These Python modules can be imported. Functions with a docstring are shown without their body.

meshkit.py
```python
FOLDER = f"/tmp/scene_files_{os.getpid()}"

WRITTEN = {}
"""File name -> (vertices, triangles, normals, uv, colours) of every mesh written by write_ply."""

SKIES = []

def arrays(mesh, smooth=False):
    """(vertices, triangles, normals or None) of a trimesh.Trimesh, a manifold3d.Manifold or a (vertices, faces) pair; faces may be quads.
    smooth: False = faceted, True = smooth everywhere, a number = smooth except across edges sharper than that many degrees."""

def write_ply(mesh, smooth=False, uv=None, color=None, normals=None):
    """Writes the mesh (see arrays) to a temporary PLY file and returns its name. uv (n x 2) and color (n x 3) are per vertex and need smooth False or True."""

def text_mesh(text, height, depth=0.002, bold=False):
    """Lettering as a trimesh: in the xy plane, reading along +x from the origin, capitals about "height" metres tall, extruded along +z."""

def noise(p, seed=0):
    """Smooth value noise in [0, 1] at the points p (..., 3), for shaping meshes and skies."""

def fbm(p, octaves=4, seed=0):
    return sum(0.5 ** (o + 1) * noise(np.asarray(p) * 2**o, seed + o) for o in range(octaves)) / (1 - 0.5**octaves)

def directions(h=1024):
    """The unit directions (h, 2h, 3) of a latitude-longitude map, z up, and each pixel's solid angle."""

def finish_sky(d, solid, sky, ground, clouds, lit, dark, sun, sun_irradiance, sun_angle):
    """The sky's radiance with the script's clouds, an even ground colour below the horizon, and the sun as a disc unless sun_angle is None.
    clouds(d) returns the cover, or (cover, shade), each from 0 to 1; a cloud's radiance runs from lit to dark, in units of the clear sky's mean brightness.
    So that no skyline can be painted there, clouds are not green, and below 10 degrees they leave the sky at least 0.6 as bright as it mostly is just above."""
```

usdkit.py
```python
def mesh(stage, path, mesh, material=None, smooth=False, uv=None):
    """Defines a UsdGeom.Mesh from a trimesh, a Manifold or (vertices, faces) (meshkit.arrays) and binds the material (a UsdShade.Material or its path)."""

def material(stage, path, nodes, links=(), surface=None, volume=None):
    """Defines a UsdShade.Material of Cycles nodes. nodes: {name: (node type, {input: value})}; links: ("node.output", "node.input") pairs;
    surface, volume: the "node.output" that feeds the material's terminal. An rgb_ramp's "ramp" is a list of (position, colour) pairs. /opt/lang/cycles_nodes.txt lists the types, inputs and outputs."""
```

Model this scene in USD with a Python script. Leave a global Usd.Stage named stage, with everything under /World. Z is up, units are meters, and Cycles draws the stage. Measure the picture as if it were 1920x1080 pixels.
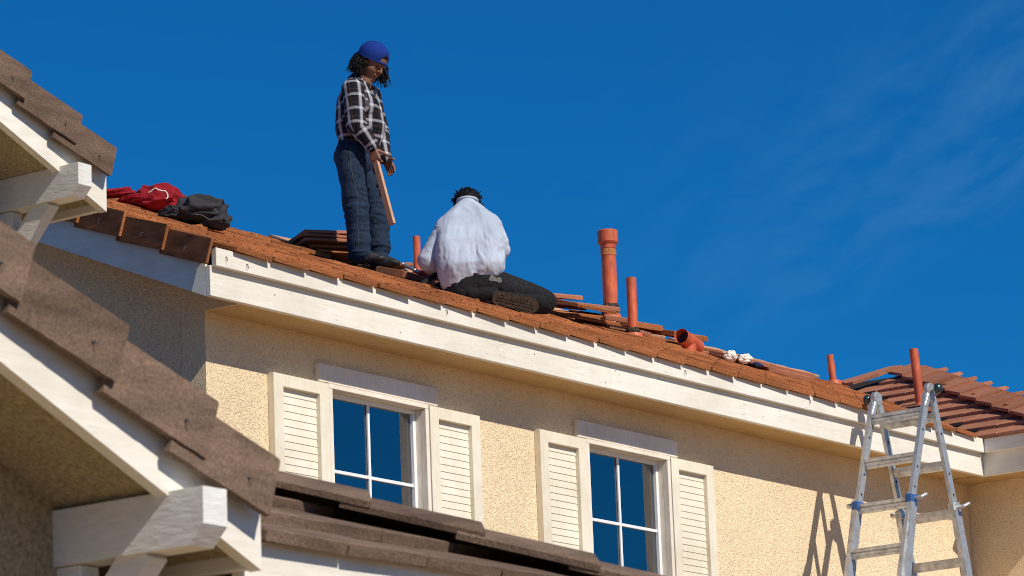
import math, numpy as np, trimesh, usdkit
import manifold3d as m3
from meshkit import fbm, noise
from pxr import Usd, UsdGeom, UsdLux, UsdShade, Sdf, Gf, Vt

stage = Usd.Stage.CreateInMemory()
UsdGeom.SetStageUpAxis(stage, "Z")
UsdGeom.Xform.Define(stage, "/World")
RNG = np.random.default_rng(7)
V3 = np.array

# ------------------------------------------------------------------ camera
F_PX = 7200.0
YAW, PITCH, ROLL = 0.9454623500657466, 0.22051948060519802, -0.038762548735910896
CAM = V3([0.0, 0.0, 1.6])
_cy, _sy, _cp, _sp = math.cos(YAW), math.sin(YAW), math.cos(PITCH), math.sin(PITCH)
FWD = V3([_sy * _cp, _cy * _cp, _sp]); _r = V3([_cy, -_sy, 0.0]); _u = np.cross(_r, FWD)
RIGHT = math.cos(ROLL) * _r + math.sin(ROLL) * _u
UP = -math.sin(ROLL) * _r + math.cos(ROLL) * _u
cam = UsdGeom.Camera.Define(stage, "/World/camera")
cam.CreateHorizontalApertureAttr(36.0); cam.CreateVerticalApertureAttr(20.25)
cam.CreateFocalLengthAttr(36.0 * F_PX / 1920.0)
cam.CreateFStopAttr(13.0); cam.CreateFocusDistanceAttr(27.5)
cam.CreateClippingRangeAttr(Gf.Vec2f(0.1, 100000.0))
cam.CreateExposureAttr(0.0)
cam.AddTransformOp().Set(Gf.Matrix4d(*RIGHT, 0, *UP, 0, *(-FWD), 0, *CAM, 1))

# ------------------------------------------------------------------ sun and sky
SUN_TRAVEL = V3([0.17, 1.0, -0.90])
SUN_TRAVEL = SUN_TRAVEL / np.linalg.norm(SUN_TRAVEL)
TO_SUN = -SUN_TRAVEL
SUN_EL = math.asin(TO_SUN[2]); SUN_ROT = math.atan2(TO_SUN[0], TO_SUN[1])
sun = UsdLux.DistantLight.Define(stage, "/World/sun")
sun.CreateIntensityAttr(1.2); sun.CreateAngleAttr(0.53); sun.CreateNormalizeAttr(True)
sun.CreateColorAttr(Gf.Vec3f(1.0, 0.93, 0.82))
_z = TO_SUN; _x = np.cross([0, 0, 1.0], _z); _x /= np.linalg.norm(_x); _y = np.cross(_z, _x)
sun.AddTransformOp().Set(Gf.Matrix4d(*_x, 0, *_y, 0, *_z, 0, 0, 0, 60, 1))

LOOKS = "/World/Looks"
UsdGeom.Scope.Define(stage, LOOKS)
def material(name, nodes, links, surface): return usdkit.material(stage, f"{LOOKS}/{name}", nodes, links, surface=surface)
sky_mat = material("sky", {
    "sky": ("sky_texture", {"sky_type": "single_scattering", "sun_disc": False, "sun_elevation": SUN_EL, "sun_rotation": SUN_ROT, "altitude": 100.0, "air_density": 1.0, "aerosol_density": 0.25, "ozone_density": 2.0}),
    "geo": ("texture_coordinate", {}),
    # thin cirrus in one long band: distance across the band and place along it, broken up by drawn-out noise
    "across": ("vector_math", {"math_type": "dot_product", "vector2": (0.41725687, -0.29038223, -0.86114741)}),
    "along": ("vector_math", {"math_type": "dot_product", "vector2": (0.35650127, -0.81932341, 0.44901669)}),
    "wob": ("noise_texture", {"scale": 16.0, "detail": 2.0, "roughness": 0.5}),
    "acw": ("math", {"math_type": "multiply_add", "value2": 0.03}),
    "acs": ("math", {"math_type": "multiply_add", "value2": 8.0, "value3": 0.38}),
    "als": ("math", {"math_type": "multiply_add", "value2": 4.0, "value3": 0.5}),
    "vec": ("combine_xyz", {}),
    "map": ("mapping", {"mapping_type": "point", "scale": (7.0, 4.0, 0.0)}),
    "n1": ("noise_texture", {"scale": 2.4, "detail": 6.0, "roughness": 0.56, "distortion": 0.12}),
    "rac": ("rgb_ramp", {"ramp": [(0, (0, 0, 0)), (0.22, (.15, .15, .15)), (0.45, (1, 1, 1)), (0.60, (1, 1, 1)), (0.70, (0, 0, 0)), (1, (0, 0, 0))]}),
    "ral": ("rgb_ramp", {"ramp": [(0, (0, 0, 0)), (0.20, (0, 0, 0)), (0.45, (.7, .7, .7)), (0.62, (1, 1, 1)), (1, (1, 1, 1))]}),
    "ramp": ("rgb_ramp", {"ramp": [(0.0, (0, 0, 0)), (0.38, (0, 0, 0)), (0.75, (1, 1, 1)), (1.0, (1, 1, 1))]}),
    "m1": ("math", {"math_type": "multiply"}), "m2": ("math", {"math_type": "multiply"}),
    "amt": ("math", {"math_type": "multiply", "value2": 0.20}),
    "tint": ("mix", {"mix_type": "multiply", "fac": 1.0, "color2": (0.035, 0.50, 1.0)}),
    "mix": ("mix", {"mix_type": "mix", "color2": (1.6, 4.0, 6.6)}),
    "bg": ("background_shader", {"strength": 0.082})},
    [("sky.color", "tint.color1"), ("geo.generated", "across.vector1"), ("geo.generated", "along.vector1"), ("geo.generated", "wob.vector"), ("wob.fac", "acw.value1"), ("across.value", "acw.value3"),
     ("acw.value", "acs.value1"), ("along.value", "als.value1"), ("acs.value", "vec.x"), ("als.value", "vec.y"), ("vec.vector", "map.vector"), ("map.vector", "n1.vector"),
     ("acs.value", "rac.fac"), ("als.value", "ral.fac"), ("n1.fac", "ramp.fac"), ("rac.color", "m1.value1"), ("ral.color", "m1.value2"), ("m1.value", "m2.value1"), ("ramp.color", "m2.value2"),
     ("m2.value", "amt.value1"), ("amt.value", "mix.fac"), ("tint.color", "mix.color1"), ("mix.color", "bg.color")], "bg.background")
dome = UsdLux.DomeLight.Define(stage, "/World/sky")
UsdShade.MaterialBindingAPI.Apply(dome.GetPrim()).Bind(sky_mat)
dome.GetPrim().SetCustomDataByKey("kind", "structure"); dome.GetPrim().SetCustomDataByKey("label", "deep blue clear sky with faint thin cloud at the right"); dome.GetPrim().SetCustomDataByKey("category", "sky")

# ------------------------------------------------------------------ helpers
USED = {}
def numbered(parent, name):
    k = USED.get((parent, name), 0); USED[(parent, name)] = k + 1
    return f"{parent}/{name}" if k == 0 else f"{parent}/{name}_{k:03d}"
def tag(p, label=None, cat=None, group=None, kind=None):
    p = p.GetPrim() if hasattr(p, "GetPrim") else p
    for k, v in (("label", label), ("category", cat), ("group", group), ("kind", kind)):
        if v: p.SetCustomDataByKey(k, v)
    return p
def path_of(parent): return "/World" if parent is None else str(parent.GetPath())
def thing(name, label, cat, group=None, loc=(0, 0, 0), rotz=None):
    x = UsdGeom.Xform.Define(stage, numbered("/World", name))
    x.AddTranslateOp().Set(Gf.Vec3d(*map(float, loc)))
    if rotz is not None: x.AddRotateZOp().Set(float(rotz))
    x.GetPrim().SetCustomDataByKey("origin", Gf.Vec3d(*map(float, loc)))
    return tag(x, label, cat, group)
ORIGIN = {}
def part(name, mesh, mat, parent=None, smooth=False, label=None, st=None, origin=None, butt=None):
    """One Mesh prim under parent; mesh is given in the coordinates of the parent's thing."""
    path = numbered(path_of(parent), name)
    if isinstance(mesh, list): mesh = join(mesh)
    m = usdkit.mesh(stage, path, mesh, mat, smooth=smooth)
    if st is not None:
        UsdGeom.PrimvarsAPI(m).CreatePrimvar("st", Sdf.ValueTypeNames.TexCoord2fArray, "faceVarying").Set(Vt.Vec2fArray.FromNumpy(np.asarray(st, np.float32)))
    if label: tag(m, label)
    return m.GetPrim()
def join(ms):
    ms = [trimesh.Trimesh(*m3arr(x), process=False) if isinstance(x, m3.Manifold) else x for x in ms]
    return trimesh.util.concatenate(ms)
def m3arr(m):
    q = m.to_mesh(); return q.vert_properties[:, :3], q.tri_verts
def frame(o, x, y, z):
    T = np.eye(4); T[:3, 0], T[:3, 1], T[:3, 2], T[:3, 3] = x, y, z, o; return T
def hull(pts): return trimesh.Trimesh(*m3arr(m3.Manifold.hull_points(np.asarray(pts, np.float32))), process=False)
def box(lo, hi, bev=0.003):
    """A box with chamfered edges."""
    lo, hi = np.minimum(lo, hi).astype(float), np.maximum(lo, hi).astype(float)
    b = min(bev, 0.3 * (hi - lo).min())
    if b <= 0: return trimesh.creation.box(bounds=[lo, hi])
    pts = []
    for sx in (0, 1):
        for sy in (0, 1):
            for sz in (0, 1):
                c = np.where([sx, sy, sz], hi, lo); s = np.where([sx, sy, sz], -1, 1) * b
                for k in range(3):
                    q = c + s; q[k] = c[k]; pts.append(q)
    return hull(pts)
def bar(p, q, w, h, up=(0, 0, 1), bev=0.003):
    """A straight bar from p to q, w wide and h high."""
    p, q = np.asarray(p, float), np.asarray(q, float); d = q - p; L = np.linalg.norm(d); d = d / L
    x = np.cross(d, up); x /= np.linalg.norm(x); z = np.cross(x, d)
    b = box((-w / 2, 0, -h / 2), (w / 2, L, h / 2), bev); b.apply_transform(frame(p, x, d, z)); return b
def tube(p, q, r, n=20, r2=None, caps=True):
    p, q = np.asarray(p, float), np.asarray(q, float); d = q - p; L = np.linalg.norm(d); d = d / L
    a = V3([1.0, 0, 0]) if abs(d[0]) < .9 else V3([0, 1.0, 0]); x = np.cross(a, d); x /= np.linalg.norm(x); y = np.cross(d, x)
    m = trimesh.creation.revolve(np.array([[0, 0], [r, 0], [r if r2 is None else r2, L], [0, L]]), sections=n); m.apply_transform(frame(p, x, y, d)); return m
def lathe(o, prof, n=28, axis=(0, 0, 1.0)):
    d = np.asarray(axis, float) / np.linalg.norm(axis); a = V3([1.0, 0, 0]) if abs(d[0]) < .9 else V3([0, 1.0, 0]); x = np.cross(a, d); x /= np.linalg.norm(x); y = np.cross(d, x)
    m = trimesh.creation.revolve(np.asarray(prof, float), sections=n); m.apply_transform(frame(o, x, y, d)); return m
def sweep(pts, r, n=8):
    """A tube along a polyline, round joints."""
    ms = []
    for a, b in zip(pts, pts[1:]):
        ms.append(m3.Manifold.hull_points(np.vstack([trimesh.creation.icosphere(1, r).vertices + a, trimesh.creation.icosphere(1, r).vertices + b]).astype(np.float32)))
    return trimesh.Trimesh(*m3arr(m3.Manifold.batch_boolean(ms, m3.OpType.Add)), process=False)
def prism(poly, T, depth):
    """A shapely polygon in the local xy plane, extruded along local z, placed by T."""
    m = trimesh.creation.extrude_polygon(poly, depth, engine="earcut"); m.apply_transform(T); return m

# ------------------------------------------------------------------ materials
def simple(name, color, rough=0.6, metallic=0.0, spec=0.5): return material(name, {"p": ("principled_bsdf", {"base_color": color, "roughness": rough, "metallic": metallic, "specular_ior_level": spec})}, [], "p.BSDF")
def grainy(name, dark, light, scale=60.0, rough=0.9, bump=0.35, dist=0.01, stretch=(1, 1, 1), big=1.2, rand=0.18, detail=6.0, spec=0.25, speck=None, nrough=0.6, ramp=(0.32, 0.68), drift=(0.72, 1.22), along=(1, 1, 1)):
    """Mottled rough surface: fine noise between two tones, slow drift, a tone of its own for each object, relief."""
    nodes = {"g": ("geometry", {}), "map": ("mapping", {"mapping_type": "point", "scale": stretch}),
        "n": ("noise_texture", {"scale": scale, "detail": detail, "roughness": nrough}),
        "b": ("noise_texture", {"scale": big, "detail": 4.0, "roughness": 0.6}),
        "r": ("rgb_ramp", {"ramp": [(0, dark), (ramp[0], dark), (ramp[1], light), (1, light)]}),
        "rb": ("rgb_ramp", {"ramp": [(0.28, (drift[0],) * 3), (0.72, (drift[1],) * 3)]}), "bmap": ("mapping", {"mapping_type": "point", "scale": along}),
        "m1": ("mix", {"mix_type": "multiply", "fac": 1.0}),
        "oi": ("object_info", {}), "rr": ("rgb_ramp", {"ramp": [(0, (1 - rand, 1 - rand * 1.1, 1 - rand * 1.2)), (1, (1 + rand, 1 + rand, 1 + rand))]}),
        "m2": ("mix", {"mix_type": "multiply", "fac": 1.0}),
        "bp": ("bump", {"strength": bump, "distance": dist}),
        "p": ("principled_bsdf", {"roughness": rough, "specular_ior_level": spec})}
    links = [("g.position", "map.vector"), ("map.vector", "n.vector"), ("g.position", "bmap.vector"), ("bmap.vector", "b.vector"), ("n.fac", "r.fac"), ("b.fac", "rb.fac"), ("r.color", "m1.color1"), ("rb.color", "m1.color2"),
        ("oi.random", "rr.fac"), ("m1.color", "m2.color1"), ("rr.color", "m2.color2"), ("n.fac", "bp.height"), ("bp.normal", "p.normal"), ("m2.color", "p.base_color")]
    if speck:
        nodes.update({"vs": ("noise_texture", {"scale": speck[0], "detail": 3.0, "roughness": 0.7}), "rs": ("rgb_ramp", {"ramp": [(0, (1, 1, 1)), (speck[1], (1, 1, 1)), (speck[1] + 0.06, speck[2]), (1, speck[2])]}), "m3": ("mix", {"mix_type": "multiply", "fac": 1.0})})
        links = [l for l in links if l != ("m2.color", "p.base_color")] + [("map.vector", "vs.vector"), ("vs.fac", "rs.fac"), ("m2.color", "m3.color1"), ("rs.color", "m3.color2"), ("m3.color", "p.base_color")]
    return material(name, nodes, links, "p.BSDF")

def stucco(name, color, pit):
    return material(name, {"g": ("geometry", {}),
        "n": ("noise_texture", {"scale": 85.0, "detail": 5.0, "roughness": 0.62, "distortion": 0.25}),
        "f": ("noise_texture", {"scale": 190.0, "detail": 3.0, "roughness": 0.6}),
        "b": ("noise_texture", {"scale": 0.9, "detail": 5.0, "roughness": 0.6}),
        "r": ("rgb_ramp", {"ramp": [(0, pit), (0.34, pit), (0.44, color), (1, tuple(min(1, c * 1.06) for c in color))]}),
        "rb": ("rgb_ramp", {"ramp": [(0.3, (0.90, 0.885, 0.86)), (0.7, (1.04, 1.04, 1.04))]}),
        "rh": ("rgb_ramp", {"ramp": [(0.25, (0, 0, 0)), (0.52, (0.85, 0.85, 0.85)), (0.75, (1, 1, 1))]}),
        "add": ("math", {"math_type": "multiply_add", "value2": 0.22}),
        "m": ("mix", {"mix_type": "multiply", "fac": 1.0}),
        "bp": ("bump", {"strength": 0.8, "distance": 0.010}),
        "p": ("principled_bsdf", {"roughness": 0.92, "specular_ior_level": 0.2})},
        [("g.position", "n.vector"), ("g.position", "f.vector"), ("g.position", "b.vector"), ("n.fac", "r.fac"), ("b.fac", "rb.fac"), ("r.color", "m.color1"), ("rb.color", "m.color2"),
         ("n.fac", "rh.fac"), ("f.fac", "add.value1"), ("rh.color", "add.value3"), ("add.value", "bp.height"), ("bp.normal", "p.normal"), ("m.color", "p.base_color")], "p.BSDF")
def painted(name, color, stretch, crack=(0.38, 0.29, 0.20), amount=0.5, bump=0.25, fine=1.0):
    """Painted timber: long grain, hair cracks along the grain in worn patches, rubbed dirt."""
    lo = 0.68 - 0.16 * amount
    return material(name, {"g": ("geometry", {}), "map": ("mapping", {"mapping_type": "point", "scale": stretch}),
        "n": ("noise_texture", {"scale": 46.0 * fine, "detail": 7.0, "roughness": 0.62}),
        "c": ("noise_texture", {"scale": 26.0 * fine, "detail": 5.0, "roughness": 0.58, "distortion": 0.3}),
        "w": ("noise_texture", {"scale": 3.4, "detail": 4.0, "roughness": 0.6}),
        "b": ("noise_texture", {"scale": 1.7, "detail": 6.0, "roughness": 0.65}),
        "rc": ("rgb_ramp", {"ramp": [(0, (0, 0, 0)), (0.489, (0, 0, 0)), (0.497, (.8, .8, .8)), (0.503, (.8, .8, .8)), (0.511, (0, 0, 0)), (1, (0, 0, 0))]}),
        "rw": ("rgb_ramp", {"ramp": [(lo, (0, 0, 0)), (lo + 0.10, (1, 1, 1))]}),
        "k": ("math", {"math_type": "multiply"}),
        "mc": ("mix", {"mix_type": "mix", "color1": color, "color2": crack}),
        "rb": ("rgb_ramp", {"ramp": [(0.3, (0.84, 0.81, 0.76)), (0.62, (1.03, 1.03, 1.03))]}),
        "rn": ("rgb_ramp", {"ramp": [(0.3, (0.90, 0.89, 0.86)), (0.6, (1, 1, 1))]}),
        "m": ("mix", {"mix_type": "multiply", "fac": 1.0}), "m2": ("mix", {"mix_type": "multiply", "fac": 1.0}),
        "bp": ("bump", {"strength": bump, "distance": 0.004}),
        "p": ("principled_bsdf", {"roughness": 0.55, "specular_ior_level": 0.35})},
        [("g.position", "map.vector"), ("map.vector", "n.vector"), ("map.vector", "c.vector"), ("g.position", "w.vector"), ("g.position", "b.vector"), ("c.fac", "rc.fac"), ("w.fac", "rw.fac"), ("rc.color", "k.value1"), ("rw.color", "k.value2"), ("k.value", "mc.fac"),
         ("b.fac", "rb.fac"), ("n.fac", "rn.fac"), ("mc.color", "m.color1"), ("rb.color", "m.color2"), ("m.color", "m2.color1"), ("rn.color", "m2.color2"), ("n.fac", "bp.height"), ("bp.normal", "p.normal"), ("m2.color", "p.base_color")], "p.BSDF")

M = {}
M["stucco"] = stucco("tan_stucco", (0.90, 0.72, 0.48), (0.66, 0.49, 0.29))
M["soffit"] = stucco("shade_tinted_soffit_stucco", (0.66, 0.46, 0.24), (0.48, 0.31, 0.14))  # eave shade and warm bounce put into the wall stucco's colour
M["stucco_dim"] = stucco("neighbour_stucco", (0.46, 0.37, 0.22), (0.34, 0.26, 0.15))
M["white_x"] = painted("white_board_along", (0.82, 0.785, 0.70), (0.07, 1.0, 1.0), amount=0.95, crack=(0.50, 0.40, 0.28))
M["white_y"] = painted("white_board_across", (0.80, 0.77, 0.70), (1.0, 0.09, 1.0))
M["white_new"] = painted("white_rough_beam", (0.78, 0.77, 0.74), (0.25, 0.25, 1.0), amount=0.15, bump=0.8, fine=1.6)
M["cream"] = painted("cream_shutter_paint", (0.80, 0.74, 0.61), (1.0, 1.0, 0.14), amount=0.2, bump=0.15)
M["trim"] = painted("pale_window_trim", (0.83, 0.75, 0.65), (1.0, 1.0, 0.3), amount=0.15, bump=0.1)
M["vinyl"] = simple("white_vinyl", (0.80, 0.80, 0.80), 0.35)
M["tile_orange"] = grainy("orange_roof_tile", (0.25, 0.076, 0.025), (0.57, 0.22, 0.080), scale=120.0, bump=0.9, dist=0.012, speck=(75.0, 0.62, (0.30, 0.26, 0.26)), rand=0.24)
M["edge_shade"] = grainy("shade_toned_edge_tile", (0.060, 0.022, 0.011), (0.22, 0.085, 0.040), scale=14.0, bump=0.3, dist=0.004, big=7.0, rand=0.15, stretch=(1, .25, 1))  # hanging tile side coloured darker to stand in for its grazing shade
M["tile_brown"] = grainy("reddish_brown_roof_tile", (0.26, 0.095, 0.048), (0.46, 0.20, 0.115), scale=110.0, bump=0.45, dist=0.006, rand=0.14)
M["tile_old"] = grainy("weathered_brown_roof_tile", (0.108, 0.069, 0.047), (0.232, 0.155, 0.110), scale=130.0, bump=0.7, dist=0.005, big=9.0, rand=0.22, drift=(0.55, 1.25), along=(0.35, 1, 1.6))
M["tile_pale"] = grainy("pale_ridge_tile", (0.42, 0.22, 0.13), (0.60, 0.34, 0.22), scale=90.0, bump=0.4, dist=0.005, rand=0.08)
M["felt"] = grainy("dark_roofing_felt", (0.020, 0.014, 0.011), (0.050, 0.036, 0.028), scale=30.0, bump=0.4)
M["red_pipe"] = grainy("red_painted_pipe", (0.40, 0.075, 0.028), (0.60, 0.13, 0.050), scale=26.0, drift=(0.68, 1.25), bump=0.15, dist=0.003, rough=0.5, stretch=(1, 1, 0.35), rand=0.05, big=4.0, spec=0.4)
M["tar"] = grainy("black_roof_sealant", (0.012, 0.009, 0.008), (0.09, 0.05, 0.035), scale=40.0, bump=0.9, dist=0.02, rough=0.6)
M["alu"] = material("scuffed_aluminium", {"g": ("geometry", {}), "map": ("mapping", {"mapping_type": "point", "scale": (1, 1, 0.12)}),
    "n": ("noise_texture", {"scale": 140.0, "detail": 5.0, "roughness": 0.6}), "b": ("noise_texture", {"scale": 16.0, "detail": 5.0, "roughness": 0.65}),
    "r": ("rgb_ramp", {"ramp": [(0.25, (0.36, 0.34, 0.31)), (0.6, (0.64, 0.64, 0.63))]}), "rr": ("rgb_ramp", {"ramp": [(0.3, (0.66, 0.66, 0.66)), (0.7, (0.5, 0.5, 0.5))]}),
    "bp": ("bump", {"strength": 0.03, "distance": 0.001}), "p": ("principled_bsdf", {"metallic": 0.85, "roughness": 0.45})},
    [("g.position", "map.vector"), ("map.vector", "n.vector"), ("g.position", "b.vector"), ("b.fac", "r.fac"), ("b.fac", "rr.fac"), ("n.fac", "bp.height"), ("bp.normal", "p.normal"), ("r.color", "p.base_color"), ("rr.color", "p.roughness")], "p.BSDF")
M["glass"] = material("window_glass", {"f": ("fresnel", {"IOR": 3.2}), "t": ("transparent_bsdf", {"color": (0.80, 0.92, 0.92)}), "gl": ("glossy_bsdf", {"color": (0.95, 0.97, 1.0), "roughness": 0.015}), "mx": ("mix_closure", {})},
    [("f.fac", "mx.fac"), ("t.BSDF", "mx.closure1"), ("gl.BSDF", "mx.closure2")], "mx.closure")
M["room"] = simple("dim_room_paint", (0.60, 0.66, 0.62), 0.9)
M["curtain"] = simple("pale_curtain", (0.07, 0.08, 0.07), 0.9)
M["steel"] = simple("dull_steel", (0.45, 0.45, 0.45), 0.35, 0.9)
M["nail_grey"] = simple("weathered_nail", (0.10, 0.10, 0.10), 0.6, 0.5)
M["ground"] = grainy("pale_dry_ground", (0.21, 0.135, 0.075), (0.28, 0.18, 0.105), scale=4.0, bump=0.3, dist=0.03, rand=0.0, big=0.12)
M["concrete"] = grainy("pale_driveway_concrete", (0.33, 0.225, 0.13), (0.40, 0.28, 0.165), scale=9.0, bump=0.2, rand=0.0, big=0.3)

# ------------------------------------------------------------------ ground
g = part("ground", trimesh.creation.box(bounds=[(-1500, -1500, -2.0), (1500, 1500, 0.0)]), M["ground"])
tag(g, "pale dry ground around the houses", "ground", kind="structure")
pad = part("driveway", box((9.5, 6.8, -0.5), (34.0, 15.2, 0.02), 0.0), M["concrete"])
tag(pad, "pale concrete driveway in front of the tan house", "driveway", kind="structure")
# ================================================================== the tan house
XL, YF, Z0, XR = 17.607, 15.0, 6.795, 27.229          # main eave corner (bottom of the board), inner corner of the wing
PIT = 5.0 / 12.0; ANG = math.atan(PIT); UI = XR - XL; WALL = 0.35; RIDGE = 3.5; ZT = 0.315
from shapely.geometry import Polygon, box as sbox
house = thing("tan_house", "tan stucco two storey house with cream shutters and orange tile roof being repaired", "house", loc=(XL, YF, 0))
def lift(m):
    m = join(m) if isinstance(m, list) else m
    m = m.copy(); m.apply_translation((0, 0, Z0)); return m
def hp(name, mesh, mat, parent=house, **k): return part(name, lift(mesh), M[mat] if isinstance(mat, str) else mat, parent, **k)
BASE = -Z0
WIN = [(2.047, "W1"), (4.945, "W2")]
# walls
poly = sbox(WALL, BASE, UI + WALL - 0.002, 0.012)
for c, _ in WIN: poly = poly.difference(sbox(c - 0.53, -1.405, c + 0.53, -0.300))
Tfront = frame((0, WALL + 0.2, 0), (1, 0, 0), (0, 0, 1), (0, -1, 0))
wall = hp("wall", prism(poly, Tfront, 0.2), "stucco", label="front stucco wall with two shuttered windows")
gp = Polygon([(WALL + 0.203, BASE), (6.65, BASE), (6.65, 0.012), (3.5, 0.045 + PIT * 3.5), (WALL + 0.203, 0.045 + PIT * (WALL + 0.203))])
hp("wall", prism(gp, frame((WALL, 0, 0), (0, 1, 0), (0, 0, 1), (1, 0, 0)), 0.2), "stucco", label="shaded gable end wall at the left")
hp("wall", box((UI + WALL, -0.83 + WALL + 0.2, BASE), (UI + WALL + 0.2, WALL + 0.2, 0.012), 0), "stucco", label="shaded side wall of the projecting wing")
hp("wall", box((UI + WALL, -0.83 + WALL, BASE), (17.0, -0.83 + WALL + 0.198, 0.012), 0), "stucco")
hp("wall", box((WALL, 6.652, BASE), (17.0, 6.85, 0.012), 0), "stucco")
hp("wall", box((16.8, -0.28, BASE), (17.0, 6.65, 0.012), 0), "stucco")
# inside: floor and back wall of the rooms behind the windows
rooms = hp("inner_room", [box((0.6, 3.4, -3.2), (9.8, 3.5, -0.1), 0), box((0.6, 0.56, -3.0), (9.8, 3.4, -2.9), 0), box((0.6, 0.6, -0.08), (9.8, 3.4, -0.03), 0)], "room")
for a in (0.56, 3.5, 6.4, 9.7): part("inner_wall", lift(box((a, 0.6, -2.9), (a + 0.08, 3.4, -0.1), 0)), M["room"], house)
hp("wall", prism(Polygon([(0.022, 0.0125), (WALL + 0.203, 0.0125), (WALL + 0.203, 0.045 + PIT * (WALL + 0.2)), (0.022, 0.05)]), frame((WALL, 0, 0), (0, 1, 0), (0, 0, 1), (1, 0, 0)), 0.012), "stucco")
# soffits: under the eave, under the sloping left edge, under the wing eave
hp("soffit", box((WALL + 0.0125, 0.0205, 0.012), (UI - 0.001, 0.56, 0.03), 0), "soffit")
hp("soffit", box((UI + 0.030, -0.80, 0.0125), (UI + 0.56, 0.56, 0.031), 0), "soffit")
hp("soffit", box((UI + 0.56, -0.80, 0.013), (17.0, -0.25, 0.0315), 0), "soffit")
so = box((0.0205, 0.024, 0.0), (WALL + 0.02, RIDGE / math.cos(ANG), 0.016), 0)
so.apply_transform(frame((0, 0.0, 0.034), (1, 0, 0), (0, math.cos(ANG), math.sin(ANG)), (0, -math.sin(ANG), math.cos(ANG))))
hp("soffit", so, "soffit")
# boards along the eaves
def rag_top(lo, hi, seed):
    return box(lo, hi, 0.004)
hp("fascia_board", box((0.0, 0.0, 0.0), (4.31, 0.0375, 0.194), 0.003), "white_x", label="lower white board of the main eave")
hp("fascia_board", box((4.313, 0.0, 0.001), (UI, 0.0375, 0.194), 0.003), "white_x")
hp("fascia_board", box((0.012, -0.042, 0.184), (4.86, -0.002, 0.300), 0.003), "white_x", label="upper white board of the main eave")
hp("fascia_board", box((4.863, -0.042, 0.184), (UI - 0.044, -0.002, 0.300), 0.003), "white_x")
hp("fascia_board", box((UI + 0.0006, -0.83, 0.0), (UI + 0.0395, 0.036, 0.194), 0.003), "white_y", label="lower board of the wing eave, in grazing light")
hp("fascia_board", box((UI - 0.042, -0.85, 0.184), (UI - 0.002, -0.0425, 0.300), 0.003), "white_y")
hp("fascia_board", box((UI + 0.0415, -0.83, 0.0), (17.0, -0.7925, 0.182), 0.003), "white_x")
for u_, w_ in ((0.10, 0.252), (0.30, 0.238), (2.35, 0.262), (5.2, 0.250), (6.9, 0.262)):
    hp("bent_nail", sweep([V3([u_, -0.040, w_]), V3([u_, -0.052, w_]), V3([u_ + .002, -0.055, w_ - .026])], 0.0028), "nail_grey")
for u_, w_ in ((0.62, 0.10), (1.9, 0.05), (3.4, 0.12), (4.25, 0.04), (4.38, 0.14), (6.3, 0.06), (8.1, 0.10)):
    hp("nail_head", lathe((u_, 0.0005, w_), [(0, 0), (0.0055, 0), (0.005, 0.0015), (0, 0.002)], 8, axis=(0, -1, 0)), "nail_grey")
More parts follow.
